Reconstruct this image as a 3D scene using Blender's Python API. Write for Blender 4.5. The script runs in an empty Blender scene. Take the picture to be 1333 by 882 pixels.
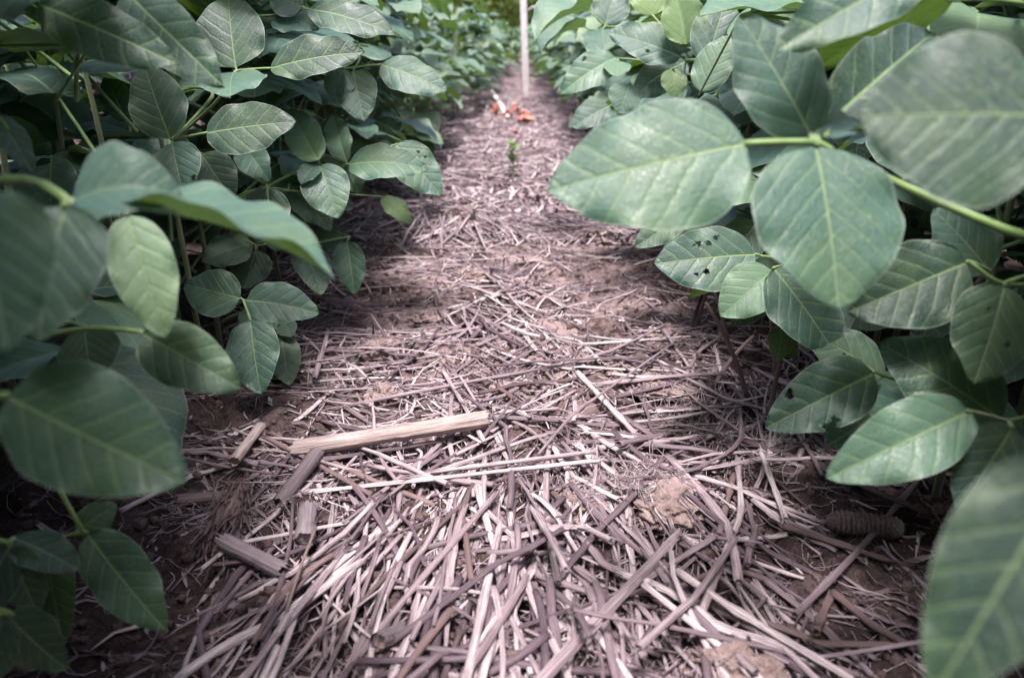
import bpy, math, random
import numpy as np
from mathutils import Vector, Matrix, noise as mnoise

R = math.radians
rng = np.random.default_rng(7)
random.seed(7)
scene = bpy.context.scene

# ------------------------------------------------------------------ camera
CAM_H = 0.42
PITCH, YAW, FPX = R(21.6), R(0.5), 1000.0
cam_d = bpy.data.cameras.new("camera")
cam = bpy.data.objects.new("camera", cam_d)
scene.collection.objects.link(cam)
cam.location = (0, 0, CAM_H)
cam.rotation_euler = (math.pi / 2 - PITCH, 0, YAW)
cam_d.sensor_width = 36.0
cam_d.lens = 27.0
cam_d.clip_start = 0.01
cam_d.clip_end = 500
cam_d.dof.use_dof = True
cam_d.dof.focus_distance = 0.86
cam_d.dof.aperture_fstop = 5.6
scene.camera = cam

# ------------------------------------------------------------------ light
SUN_EL, SUN_AZ = R(76), R(188)
world = bpy.data.worlds.new("World")
scene.world = world
world.use_nodes = True
wn = world.node_tree
sky = wn.nodes.new("ShaderNodeTexSky")
sky.sky_type = 'NISHITA'
sky.sun_disc = False
sky.sun_elevation = SUN_EL
sky.sun_rotation = SUN_AZ
sky.air_density = 0.7
sky.dust_density = 5.0
sky.ozone_density = 0.3
bg = wn.nodes["Background"]
bg.inputs[1].default_value = 0.07
wn.links.new(sky.outputs[0], bg.inputs[0])
sun_d = bpy.data.lights.new("sun", 'SUN')
sun_d.energy = 1.5
sun_d.angle = R(14)
sun_d.color = (1.0, 0.93, 0.93)
sun = bpy.data.objects.new("sun", sun_d)
scene.collection.objects.link(sun)
sd = Vector((math.sin(SUN_AZ) * math.cos(SUN_EL), math.cos(SUN_AZ) * math.cos(SUN_EL), math.sin(SUN_EL)))
sun.rotation_euler = (-sd).to_track_quat('-Z', 'Y').to_euler()
vs = scene.view_settings
vs.view_transform = 'Standard'
vs.look = 'None'
vs.exposure = 2.32
vs.gamma = 1.0

# ------------------------------------------------------------------ projection
cR = np.array([math.cos(YAW), math.sin(YAW), 0.0])
cF = np.array([-math.sin(YAW) * math.cos(PITCH), math.cos(YAW) * math.cos(PITCH), -math.sin(PITCH)])
cU = np.cross(cR, cF)
C0 = np.array([0, 0, CAM_H])

def ray(px, py):
    return cF + (px - 666.5) / FPX * cR - (py - 441.0) / FPX * cU

def pix(px, py, z):
    return C0 + z * ray(px, py)

def on_plane(px, py, h=0.0):
    d = ray(px, py)
    return C0 + d * ((h - CAM_H) / d[2])

def project(P):
    q = np.atleast_2d(P) - C0
    z = q @ cF
    zz = np.where(np.abs(z) < 1e-6, 1e-6, z)
    return 666.5 + FPX * (q @ cR) / zz, 441.0 - FPX * (q @ cU) / zz, z

# ------------------------------------------------------------------ mesh helpers
def mesh_np(name, V, F, mat, uv=None, uv2=None, rnd=None, smooth=True):
    me = bpy.data.meshes.new(name)
    V = np.asarray(V, dtype=np.float32)
    F = np.asarray(F, dtype=np.int32)
    k = F.shape[1]
    me.vertices.add(len(V)); me.vertices.foreach_set("co", V.ravel())
    me.loops.add(F.size); me.loops.foreach_set("vertex_index", F.ravel())
    me.polygons.add(len(F))
    me.polygons.foreach_set("loop_start", np.arange(0, F.size, k, dtype=np.int32))
    me.polygons.foreach_set("loop_total", np.full(len(F), k, dtype=np.int32))
    me.update(calc_edges=True)
    for nm, a in (("UVMap", uv), ("Edge", uv2)):
        if a is not None:
            l = me.uv_layers.new(name=nm)
            l.data.foreach_set("uv", np.asarray(a, dtype=np.float32)[F.ravel()].ravel())
    if rnd is not None:
        at = me.attributes.new("rnd", 'FLOAT', 'POINT')
        at.data.foreach_set("value", np.broadcast_to(np.asarray(rnd, dtype=np.float32), (len(V),)).copy())
    me.polygons.foreach_set("use_smooth", np.full(len(F), smooth))
    me.materials.append(mat)
    me.validate()
    return me

def obj(name, me, parent=None, **props):
    o = bpy.data.objects.new(name, me)
    scene.collection.objects.link(o)
    if parent is not None:
        o.parent = parent
    for k, v in props.items():
        o[k] = v
    return o

def empty(name, loc=(0, 0, 0), **props):
    o = obj(name, None, **props)
    o.location = loc
    o.empty_display_size = 0.05
    return o

class Acc:
    """collects pieces of one mesh"""
    def __init__(s): s.V, s.F, s.uv, s.uv2, s.r, s.n = [], [], [], [], [], 0
    def add(s, V, F, uv, uv2, r):
        s.V.append(V); s.F.append(np.asarray(F) + s.n); s.uv.append(uv)
        s.uv2.append(uv2 if uv2 is not None else np.zeros((len(V), 2)))
        s.r.append(np.broadcast_to(r, (len(V),))); s.n += len(V)
    def build(s, name, mat, smooth=True):
        return mesh_np(name, np.concatenate(s.V), np.concatenate(s.F), mat, np.concatenate(s.uv), np.concatenate(s.uv2), np.concatenate(s.r), smooth)

def grid_faces(nu, nv):
    i, j = np.meshgrid(np.arange(nu), np.arange(nv), indexing='ij')
    a = i * (nv + 1) + j
    return np.stack([a, a + (nv + 1), a + (nv + 2), a + 1], -1).reshape(-1, 4)

def unit(v):
    v = np.asarray(v, float)
    return v / (np.linalg.norm(v) + 1e-12)

def tube(P, rad, sides=8, flat=1.0, cap=True, hollow=False):
    """tube round a polyline; returns V,F,uv (u metres along, v around)"""
    P = np.asarray(P, float)
    n = len(P)
    rad = np.broadcast_to(rad, (n,)).astype(float)
    T = np.gradient(P, axis=0)
    T /= np.linalg.norm(T, axis=1, keepdims=True) + 1e-12
    ref = np.array([0, 0, 1.0]) if abs(T[:, 2]).mean() < 0.8 else np.array([1.0, 0, 0])
    A = np.cross(T, ref); A /= np.linalg.norm(A, axis=1, keepdims=True) + 1e-12
    B = np.cross(A, T)
    s = np.concatenate([[0], np.cumsum(np.linalg.norm(np.diff(P, axis=0), axis=1))])
    if hollow:
        d = T[0] * rad[0] * 1.5; e = T[-1] * rad[-1] * 1.5
        P = np.vstack([P[0] + d, P[0], P, P[-1], P[-1] - e])
        rad = np.concatenate([[rad[0] * .6, rad[0] * .72], rad, [rad[-1] * .72, rad[-1] * .6]])
        A = np.vstack([A[0], A[0], A, A[-1], A[-1]]); B = np.vstack([B[0], B[0], B, B[-1], B[-1]])
        s = np.concatenate([[0, 0], s, [s[-1], s[-1]]])
        n += 4
    an = np.linspace(0, 2 * math.pi, sides + 1)
    ring = (A[:, None, :] * np.cos(an)[None, :, None] + B[:, None, :] * (flat * np.sin(an))[None, :, None]) * rad[:, None, None]
    V = (P[:, None, :] + ring).reshape(-1, 3)
    uv = np.stack([np.repeat(s, sides + 1), np.tile(np.linspace(0, 1, sides + 1), n)], -1)
    F = grid_faces(n - 1, sides)
    if cap:
        k = len(V)
        V = np.vstack([V, P[0], P[-1]])
        uv = np.vstack([uv, [0, .5], [s[-1], .5]])
        a = np.arange(sides)
        c1 = np.stack([a, a + 1, np.full(sides, k), np.full(sides, k)], -1)
        b0 = (n - 1) * (sides + 1)
        # quads with a doubled apex are not allowed: pair wedges two by two
        e = np.arange(0, sides, 2)
        c1 = np.stack([e, e + 1, e + 2, np.full(len(e), k)], -1)
        c2 = np.stack([b0 + e + 2, b0 + e + 1, b0 + e, np.full(len(e), k + 1)], -1)
        F = np.vstack([F, c1, c2])
    return V, F, uv

def bez(p0, p1, p2, n=8):
    t = np.linspace(0, 1, n)[:, None]
    return (1 - t) ** 2 * np.asarray(p0) + 2 * t * (1 - t) * np.asarray(p1) + t ** 2 * np.asarray(p2)

# ------------------------------------------------------------------ material helpers
class NT:
    def __init__(s, name):
        s.m = bpy.data.materials.new(name); s.m.use_nodes = True
        s.t = s.m.node_tree; s.t.nodes.clear()
        s.out = s.t.nodes.new("ShaderNodeOutputMaterial")
    def n(s, ty, **kw):
        nd = s.t.nodes.new(ty)
        for k, v in kw.items(): setattr(nd, k, v)
        return nd
    def set(s, sock, v):
        if isinstance(v, bpy.types.NodeSocket): s.t.links.new(v, sock)
        else: sock.default_value = v
    def math(s, op, a, b=0.0, clamp=False):
        nd = s.n("ShaderNodeMath", operation=op, use_clamp=clamp)
        s.set(nd.inputs[0], a); s.set(nd.inputs[1], b)
        return nd.outputs[0]
    def mix(s, f, a, b):
        nd = s.n("ShaderNodeMix", data_type='RGBA')
        s.set(nd.inputs[0], f)
        s.set(nd.inputs[6], a if isinstance(a, bpy.types.NodeSocket) else (*a, 1))
        s.set(nd.inputs[7], b if isinstance(b, bpy.types.NodeSocket) else (*b, 1))
        return nd.outputs[2]
    def ramp(s, f, stops):
        nd = s.n("ShaderNodeValToRGB")
        el = nd.color_ramp.elements
        while len(el) < len(stops): el.new(0.5)
        for e, (p, c) in zip(el, stops):
            e.position = p; e.color = (*c, 1) if len(c) == 3 else c
        s.set(nd.inputs[0], f)
        return nd.outputs[0]
    def noise(s, vec, scale, detail=4, rough=.55, dist=0):
        nd = s.n("ShaderNodeTexNoise")
        if vec is not None: s.set(nd.inputs["Vector"], vec)
        nd.inputs["Scale"].default_value = scale; nd.inputs["Detail"].default_value = detail
        nd.inputs["Roughness"].default_value = rough; nd.inputs["Distortion"].default_value = dist
        return nd.outputs[0]
    def maprange(s, v, a, b, c=0.0, d=1.0):
        nd = s.n("ShaderNodeMapRange"); s.set(nd.inputs[0], v)
        for i, x in enumerate((a, b, c, d)): nd.inputs[i + 1].default_value = x
        return nd.outputs[0]
    def bump(s, h, strength, dist):
        nd = s.n("ShaderNodeBump"); nd.inputs["Strength"].default_value = strength
        nd.inputs["Distance"].default_value = dist; s.set(nd.inputs["Height"], h)
        return nd.outputs[0]
    def vscale(s, vec, sc):
        nd = s.n("ShaderNodeMapping"); s.set(nd.inputs[0], vec); nd.inputs["Scale"].default_value = sc
        return nd.outputs[0]

def leaf_material(name, dark, light, vein, back, trans=0.15, sheen=.4):
    t = NT(name)
    uv = t.n("ShaderNodeUVMap", uv_map="UVMap").outputs[0]
    ed = t.n("ShaderNodeUVMap", uv_map="Edge").outputs[0]
    obc = t.n("ShaderNodeTexCoord").outputs["Object"]
    rnd = t.n("ShaderNodeAttribute", attribute_name="rnd").outputs["Fac"]
    oi = t.n("ShaderNodeObjectInfo").outputs["Random"]
    r = t.math('ADD', rnd, t.math('MULTIPLY', t.math('SUBTRACT', oi, .5), .35), clamp=True)
    s = t.n("ShaderNodeSeparateXYZ"); t.set(s.inputs[0], uv)
    e = t.n("ShaderNodeSeparateXYZ"); t.set(e.inputs[0], ed)
    u = s.outputs[0]; yl = t.math('SUBTRACT', s.outputs[1], 0.5)
    ay = t.math('ABSOLUTE', yl)
    wob = t.math('MULTIPLY', t.math('SUBTRACT', t.noise(obc, 38, 3), .5), .075)
    sgn = t.math('MULTIPLY', t.math('SIGN', yl), .012)
    tt = t.math('SUBTRACT', t.math('SUBTRACT', u, t.math('MULTIPLY', ay, .85)), t.math('MULTIPLY', t.math('MULTIPLY', ay, ay), .6))
    tt = t.math('ADD', t.math('ADD', tt, wob), sgn)
    fr = t.math('FRACT', t.math('MULTIPLY', tt, 6.0))
    d = t.math('DIVIDE', t.math('ABSOLUTE', t.math('SUBTRACT', fr, .5)), 6.0)   # 0 on the vein
    half = t.math('SUBTRACT', .0065, t.math('MULTIPLY', ay, .008))
    lat = t.math('MULTIPLY', t.math('SUBTRACT', 1.0, t.math('DIVIDE', d, t.math('MAXIMUM', half, .0026)), clamp=True), 1.6, clamp=True)
    lat_s = t.maprange(d, 0.0, .03, 1, 0)
    mid_w = t.math('SUBTRACT', .0085, t.math('MULTIPLY', u, .007))
    mid = t.maprange(t.math('SUBTRACT', ay, mid_w), 0.0, .004, 1, 0)
    veins = t.math('MAXIMUM', mid, t.math("MULTIPLY", lat, .85))
    # small net of veins
    vo = t.n("ShaderNodeTexVoronoi", feature='DISTANCE_TO_EDGE'); t.set(vo.inputs["Vector"], t.vscale(uv, (44, 44, 1))); vo.inputs["Scale"].default_value = 1
    net = t.maprange(vo.outputs[0], 0.0, .12, 1, 0)
    nz = t.noise(obc, 30, 4)
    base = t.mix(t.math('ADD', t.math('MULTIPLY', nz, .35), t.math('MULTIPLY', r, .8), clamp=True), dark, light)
    base = t.mix(t.math('MULTIPLY', t.maprange(t.noise(obc, 14, 3), .46, .66), .5), base, (.075, .135, .05))
    base = t.mix(t.math('MULTIPLY', net, .26), base, vein)
    base = t.mix(t.math('MULTIPLY', t.math('POWER', r, 6.0), .5), base, tuple(x * 1.0 for x in vein))
    base = t.mix(t.math('MULTIPLY', veins, .8), base, vein)
    # small pale flecks and feeding scars
    fl = t.math('MULTIPLY', t.maprange(t.noise(obc, 300, 0), .80, .83, 0, 1), t.maprange(t.noise(obc, 20, 1), .55, .65, 0, 1))
    base = t.mix(t.math('MULTIPLY', fl, .3), base, (.35, .37, .30))
    rim = t.maprange(e.outputs[1], .965, .995, 0, 1)
    base = t.mix(t.math('MULTIPLY', rim, .55), base, (.34, .40, .36))
    geo = t.n("ShaderNodeNewGeometry")
    backc = t.mix(t.math('MULTIPLY', veins, .6), t.mix(r, back, tuple(x * .8 for x in back)), vein)
    col = t.mix(geo.outputs["Backfacing"], base, backc)
    h = t.math('ADD', t.math('MULTIPLY', lat_s, -.32), t.math('ADD', t.math('MULTIPLY', net, -.16), t.math('MULTIPLY', t.noise(obc, 160, 4), .75)))
    h = t.math('ADD', h, t.math('MULTIPLY', mid, -.8))
    nrm = t.bump(h, .7, .0010)
    p = t.n("ShaderNodeBsdfPrincipled")
    t.set(p.inputs["Base Color"], col); t.set(p.inputs["Normal"], nrm)
    t.set(p.inputs["Roughness"], t.maprange(nz, .3, .7, .38, .54))
    p.inputs["Specular IOR Level"].default_value = .5
    p.inputs["Sheen Weight"].default_value = sheen
    p.inputs["Sheen Roughness"].default_value = .45
    p.inputs["Sheen Tint"].default_value = (.62, .86, 1, 1)
    tr = t.n("ShaderNodeBsdfTranslucent")
    t.set(tr.inputs[0], t.mix(t.math('MULTIPLY', veins, .4), (.16, .30, .03), (.28, .42, .08)))
    t.set(tr.inputs["Normal"], nrm)
    mx = t.n("ShaderNodeMixShader"); mx.inputs[0].default_value = trans
    t.t.links.new(p.outputs[0], mx.inputs[1]); t.t.links.new(tr.outputs[0], mx.inputs[2])
    t.t.links.new(mx.outputs[0], t.out.inputs[0])
    return t.m

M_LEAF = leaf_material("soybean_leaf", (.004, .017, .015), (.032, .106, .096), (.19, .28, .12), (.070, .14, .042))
M_LEAF_SHEEN = leaf_material("sky_sheen_soybean_leaf", (.035, .07, .052), (.125, .20, .155), (.24, .32, .14), (.10, .18, .07), .18, .5)  # leaf colour lightened to carry sky sheen on the more distant foliage
M_YOUNG = leaf_material("young_leaf", (.045, .10, .028), (.08, .155, .05), (.20, .30, .10), (.08, .16, .05), .25, .3)

def simple_stem(name, a, b, rough=.55):
    t = NT(name)
    ob = t.n("ShaderNodeTexCoord").outputs["Object"]
    uv = t.n("ShaderNodeUVMap", uv_map="UVMap").outputs[0]
    n1 = t.noise(ob, 60, 4)
    n2 = t.noise(t.vscale(uv, (40, 12, 1)), 1.0, 3)
    c = t.mix(t.maprange(t.math('ADD', t.math('MULTIPLY', n1, .6), t.math('MULTIPLY', n2, .4)), .35, .65), a, b)
    p = t.n("ShaderNodeBsdfPrincipled"); t.set(p.inputs["Base Color"], c)
    p.inputs["Roughness"].default_value = rough; p.inputs["Sheen Weight"].default_value = .4
    t.set(p.inputs["Normal"], t.bump(n2, .3, .001))
    t.t.links.new(p.outputs[0], t.out.inputs[0])
    return t.m

M_PET = simple_stem("petiole_green", (.10, .19, .045), (.17, .27, .08))
M_STEM = simple_stem("stem_green_brown", (.09, .13, .045), (.17, .19, .08))
M_FLOWER = simple_stem("purple_petal", (.30, .10, .34), (.42, .2, .45))

def straw_material(name, stops, dark_amt=.55, ridges=60.0, rough=.6):
    t = NT(name)
    uv = t.n("ShaderNodeUVMap", uv_map="UVMap").outputs[0]
    ob = t.n("ShaderNodeTexCoord").outputs["Object"]
    rnd = t.n("ShaderNodeAttribute", attribute_name="rnd").outputs["Fac"]
    oi = t.n("ShaderNodeObjectInfo").outputs["Random"]
    r = t.math('ADD', rnd, t.math('MULTIPLY', t.math('SUBTRACT', oi, .5), .35), clamp=True)
    vv = t.n("ShaderNodeCombineXYZ"); sp = t.n("ShaderNodeSeparateXYZ"); t.set(sp.inputs[0], uv)
    t.set(vv.inputs[0], sp.outputs[0]); t.set(vv.inputs[1], sp.outputs[1]); t.set(vv.inputs[2], t.math('MULTIPLY', r, 57.0))
    st = t.noise(t.vscale(vv.outputs[0], (14, 9, 1)), 1.0, 4, .6)
    st2 = t.noise(t.vscale(vv.outputs[0], (30, ridges * .5, 1)), 1.0, 3, .6)
    blot = t.noise(t.vscale(vv.outputs[0], (38, 3, 1)), 1.0, 5, .7)
    f = t.math('ADD', t.math('MULTIPLY', r, .75), t.math('MULTIPLY', t.math('SUBTRACT', st, .35), .8), clamp=True)
    c = t.ramp(f, stops)
    c = t.mix(t.math('MULTIPLY', t.maprange(st2, .45, .62), .8), c, (.13, .095, .11))
    c = t.mix(t.math('MULTIPLY', t.maprange(blot, .56, .70), dark_amt), c, (.055, .04, .055))
    p = t.n("ShaderNodeBsdfPrincipled"); t.set(p.inputs["Base Color"], c)
    p.inputs["Roughness"].default_value = rough; p.inputs["Specular IOR Level"].default_value = .35
    t.set(p.inputs["Normal"], t.bump(t.math('ADD', st2, t.math('MULTIPLY', t.noise(ob, 500, 2), .4)), .8, .0010))
    t.t.links.new(p.outputs[0], t.out.inputs[0])
    return t.m

M_STRAW = straw_material("weathered_straw", [(0, (.035, .024, .034)), (.25, (.12, .083, .103)), (.6, (.34, .27, .295)), (1, (.74, .65, .67))])
M_STRAWB = straw_material("brown_straw", [(0, (.05, .032, .034)), (.5, (.16, .105, .10)), (1, (.30, .215, .20))], .4)
M_CORN = straw_material("cornstalk_rind", [(0, (.16, .115, .11)), (.5, (.32, .25, .235)), (1, (.54, .44, .41))], .35, 120)
M_CORNG = straw_material("grey_cornstalk_rind", [(0, (.10, .08, .09)), (.5, (.24, .20, .22)), (1, (.46, .40, .41))], .5, 120)

def soil_material(name, lo, mid, hi, bump=.9):
    t = NT(name)
    ob = t.n("ShaderNodeTexCoord").outputs["Object"]
    a = t.noise(ob, 9, 6, .6); b = t.noise(ob, 120, 6, .65); c = t.noise(ob, 520, 3, .6)
    f = t.math('ADD', t.math('MULTIPLY', a, .45), t.math('ADD', t.math('MULTIPLY', b, .35), t.math('MULTIPLY', c, .2)))
    col = t.ramp(f, [(.36, lo), (.5, mid), (.64, hi)])
    p = t.n("ShaderNodeBsdfPrincipled"); t.set(p.inputs["Base Color"], col)
    p.inputs["Roughness"].default_value = .95; p.inputs["Specular IOR Level"].default_value = .15
    t.set(p.inputs["Normal"], t.bump(t.math('ADD', b, t.math('MULTIPLY', c, .5)), bump, .006))
    t.t.links.new(p.outputs[0], t.out.inputs[0])
    return t.m

def path_soil():
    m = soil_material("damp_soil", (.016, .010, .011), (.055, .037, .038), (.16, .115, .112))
    nt = m.node_tree; p = next(n for n in nt.nodes if n.type == 'BSDF_PRINCIPLED')
    old = p.inputs["Base Color"].links[0].from_socket
    t = NT.__new__(NT); t.m, t.t = m, nt
    ob = t.n("ShaderNodeTexCoord").outputs["Object"]
    sx = t.n("ShaderNodeSeparateXYZ"); t.set(sx.inputs[0], ob)
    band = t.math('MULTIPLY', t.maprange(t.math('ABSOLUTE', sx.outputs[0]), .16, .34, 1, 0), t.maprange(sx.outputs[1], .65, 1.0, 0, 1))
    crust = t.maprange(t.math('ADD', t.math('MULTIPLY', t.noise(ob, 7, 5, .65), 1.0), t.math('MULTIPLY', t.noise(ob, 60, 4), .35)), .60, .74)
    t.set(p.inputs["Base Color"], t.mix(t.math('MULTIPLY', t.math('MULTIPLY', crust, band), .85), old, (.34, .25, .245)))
    return m
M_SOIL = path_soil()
M_SOIL_OLD = soil_material("damp_soil", (.020, .012, .013), (.062, .041, .042), (.18, .125, .122))
M_CLOD = soil_material("dry_clod", (.17, .12, .115), (.33, .245, .235), (.52, .41, .40))

def plain(name, col, col2, scale=30, rough=.6, trans=0):
    t = NT(name)
    ob = t.n("ShaderNodeTexCoord").outputs["Object"]
    c = t.mix(t.maprange(t.noise(ob, scale, 5), .35, .65), col, col2)
    p = t.n("ShaderNodeBsdfPrincipled"); t.set(p.inputs["Base Color"], c); p.inputs["Roughness"].default_value = rough
    if trans:
        tr = t.n("ShaderNodeBsdfTranslucent"); t.set(tr.inputs[0], c)
        mx = t.n("ShaderNodeMixShader"); mx.inputs[0].default_value = trans
        t.t.links.new(p.outputs[0], mx.inputs[1]); t.t.links.new(tr.outputs[0], mx.inputs[2]); t.t.links.new(mx.outputs[0], t.out.inputs[0])
    else:
        t.t.links.new(p.outputs[0], t.out.inputs[0])
    return t.m

M_WHITE = plain("white_paint", (.72, .67, .67), (.58, .54, .54), 20)
M_ORANGE = plain("orange_plastic", (.74, .33, .26), (.80, .46, .40), 40, .5, .3)
M_GRASS = plain("grass_green", (.14, .20, .035), (.24, .30, .06), 3, .7, .2)
M_BARK = plain("bark", (.05, .04, .03), (.10, .08, .06), 12, .9)
M_TREE = plain("tree_leaves", (.045, .075, .012), (.13, .17, .03), 1.2, .6, .2)

# ------------------------------------------------------------------ ground
def vnoise(x, y, scale, seed):
    r = np.random.default_rng(seed).random((257, 257))
    X = (x * scale) % 256; Y = (y * scale) % 256
    i = np.floor(X).astype(int); j = np.floor(Y).astype(int)
    f = X - i; g = Y - j
    f = f * f * (3 - 2 * f); g = g * g * (3 - 2 * g)
    return (r[i, j] * (1 - f) * (1 - g) + r[i + 1, j] * f * (1 - g) + r[i, j + 1] * (1 - f) * g + r[i + 1, j + 1] * f * g) - .5

def soil_h(x, y):
    x = np.asarray(x, float); y = np.asarray(y, float)
    near = np.clip(1.4 - np.hypot(x, y - 1) / 14, 0, 1)
    h = .020 * vnoise(x + 9, y + 40, 4, 1) + .022 * vnoise(x + 9, y + 40, 14, 2) + .014 * vnoise(x + 9, y + 40, 38, 3)
    h += .008 * vnoise(x + 9, y + 40, 95, 4) + .004 * vnoise(x + 9, y + 40, 210, 5)
    h += .012 * np.exp(-((np.abs(x) - .42) / .12) ** 2)
    return h * near - .006

def axis(lo, a, b, hi, fine, grow):
    mid = np.arange(a, b + 1e-6, fine)
    up = [b]; s = fine
    while up[-1] < hi: s *= grow; up.append(up[-1] + s)
    dn = [a]; s = fine
    while dn[-1] > lo: s *= grow; dn.append(dn[-1] - s)
    return np.concatenate([dn[:0:-1], mid, up[1:]])

gx = axis(-160, -.55, .55, 160, .0045, 1.09)
gy = axis(-60, .33, 1.7, 220, .0045, 1.045)
GX, GY = np.meshgrid(gx, gy, indexing='ij')
GV = np.stack([GX, GY, soil_h(GX, GY)], -1).reshape(-1, 3)
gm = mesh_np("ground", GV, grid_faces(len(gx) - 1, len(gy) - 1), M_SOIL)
obj("ground", gm, kind="structure")

# height map on which residue comes to rest
HX0, HY0, HC = -.75, .25, .004
hx = np.arange(HX0, .75, HC); hy = np.arange(HY0, 2.4, HC)
_X, _Y = np.meshgrid(hx, hy, indexing='ij')
HM = soil_h(_X, _Y)
hm0 = HM.copy()

def hidx(x, y):
    i = np.clip(((x - HX0) / HC).astype(int), 0, HM.shape[0] - 1)
    j = np.clip(((y - HY0) / HC).astype(int), 0, HM.shape[1] - 1)
    return i, j

def rest(x, y, r, stiff=.6, lay=True):
    """height of a stalk's axis over the pile along points x, y"""
    i, j = hidx(x, y)
    h = HM[i, j].copy()
    n = len(h)
    s = np.linspace(-1, 1, n)
    best = None
    # support line: upper hull edge over the middle
    L = range(0, n // 2 + 1); Rr = range(n // 2, n)
    zmid = -1; a, b = h.max(), 0
    for p in L:
        for q in Rr:
            if q <= p: continue
            m = (h[q] - h[p]) / (s[q] - s[p]); c = h[p] - m * s[p]
            if np.all(c + m * s >= h - 1e-4 - .002) and (best is None or c < best[0]):
                best = (c, m)
    if best is None: best = (h.max(), 0)
    line = best[0] + np.clip(best[1], -.5, .5) * s
    hs = np.convolve(np.pad(h, 2, mode='edge'), [.2] * 5, 'valid')
    z = stiff * line + (1 - stiff) * hs
    z = np.maximum(z, hm0[i, j])
    if lay:
        cap = hm0[i, j] + .06
        HM[i, j] = np.minimum(np.maximum(HM[i, j], z + r * 1.5), cap)
        HM[np.clip(i + 1, 0, HM.shape[0] - 1), j] = np.minimum(np.maximum(HM[np.clip(i + 1, 0, HM.shape[0] - 1), j], z + r * 1.3), cap)
    return z + r * .8

def ribbon(P, w, twist, n, square=False):
    """thin dried blade with real thickness given by curl"""
    T = np.gradient(P, axis=0); T /= np.linalg.norm(T, axis=1, keepdims=True) + 1e-9
    A = np.cross(T, [0, 0, 1.0]); A /= np.linalg.norm(A, axis=1, keepdims=True) + 1e-9
    B = np.cross(A, T)
    tw = np.linspace(0, twist, n)[:, None]
    S = A * np.cos(tw) + B * np.sin(tw)
    N = np.cross(S, T)
    prof = np.array([-1, -.4, .4, 1]); lift = np.array([.45, 0, 0, .45])
    ww = (w * (np.full(n, 1.0) - .35 * rng.random(n) * (np.arange(n) % (n - 1) == 0) if square else np.sin(np.linspace(.35, math.pi - .25, n))))[:, None, None]
    V = P[:, None, :] + S[:, None, :] * prof[None, :, None] * ww + N[:, None, :] * lift[None, :, None] * ww
    s = np.concatenate([[0], np.cumsum(np.linalg.norm(np.diff(P, axis=0), axis=1))])
    uv = np.stack([np.repeat(s, 4), np.tile([0, .2, .4, .6], n)], -1)
    return V.reshape(-1, 3), grid_faces(n - 1, 3), uv

def stalk_points(p, ang, length, bend, n=9, kink=0.0):
    t = np.linspace(-.5, .5, n) * length
    a = ang + bend * t / length * 2
    if n > 5:
        w = np.cumsum(rng.normal(size=n)) * random.choice((.02, .03, .06, .12)); a = a + w - w[n // 2]
        if random.random() < .2: a = a + np.where(t > length * random.uniform(-.3, .3), random.gauss(0, .5), 0)
    if kink:
        a = a + np.where(t > 0, kink, 0)
    dx, dy = np.cos(a), np.sin(a)
    st = length / (n - 1)
    x = np.concatenate([[0], np.cumsum(dx[:-1] * st)]); y = np.concatenate([[0], np.cumsum(dy[:-1] * st)])
    return x - x[n // 2] + p[0], y - y[n // 2] + p[1]

def stalk_geo(x, y, r, stiff=.6, sides=6, hollow=False, flat=.8, node=True, lay=True, split=True):
    n = len(x)
    near = (abs(x[n // 2]) < .73) and (.27 < y[n // 2] < 2.38)
    z = rest(x, y, r, stiff, lay) if near else soil_h(x, y) + r * .8 + random.random() * .02
    P = np.stack([x, y, z], -1)
    rad = np.full(n, r)
    if node and n > 6:
        k = random.randrange(2, n - 2)
        rad[k] *= 1.25
    rad *= np.linspace(1, random.uniform(.7, 1), n)
    if split and random.random() < .07:           # split, half-pipe stalk
        return ribbon(P, r * .9, random.gauss(0, .6), n, square=True)
    if n > 6:
        rad = rad * (1 + .10 * rng.normal(size=n))
    V, F, uv = tube(P, rad, sides, flat * random.choice((.7, .8, .9, 1)), hollow=hollow)
    if sides >= 8 and random.random() < .7:      # torn fibres at the ends
        VV, FF, UU, m = [V], [F], [uv], len(V)
        for e, q in ((P[0], P[0] - P[1]), (P[-1], P[-1] - P[-2])):
            q = unit(q)
            for k in range(random.randrange(2, 7)):
                o_ = e - q * r * 2 + rng.normal(size=3) * r * .5
                tip = o_ + q * random.uniform(.004, .018) + rng.normal(size=3) * .0025
                v2, f2, u2 = tube(bez(o_, (o_ + tip) / 2 + rng.normal(size=3) * .001, tip, 4), [r * .28, r * .22, r * .15, r * .05], 4, cap=False)
                VV.append(v2); FF.append(f2 + m); UU.append(u2); m += len(v2)
        V, F, uv = np.vstack(VV), np.vstack(FF), np.vstack(UU)
    return V, F, uv

def straw_dir(px, py):
    """the lie of the straw: fanned towards the viewer in the foreground, jumbled further out"""
    c = on_plane(655, 470); g = on_plane(px, py)
    fan = math.atan2(g[1] - c[1], g[0] - c[0])
    u = random.random()
    if py > 600:
        if u < .78: return fan + random.gauss(0, .25)
        return random.uniform(0, math.pi)
    if px > 930 and py > 380:
        return math.pi / 2 + random.gauss(-.05, .3) if u < .7 else random.uniform(0, math.pi)
    if 560 < px < 780 and py > 340 and u < .5:
        return math.pi / 2 + random.choice((-1, 1)) * random.gauss(.55, .2)
    if u < .35: return random.gauss(0, .25)
    return random.uniform(0, math.pi)

def crosses_bare(xs, ys):
    for i in (0, -1):
        qx, qy, _ = project([[xs[i], ys[i], 0]])
        if random.random() < bare(qx[0], qy[0]) * .8: return True
    return False

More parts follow.
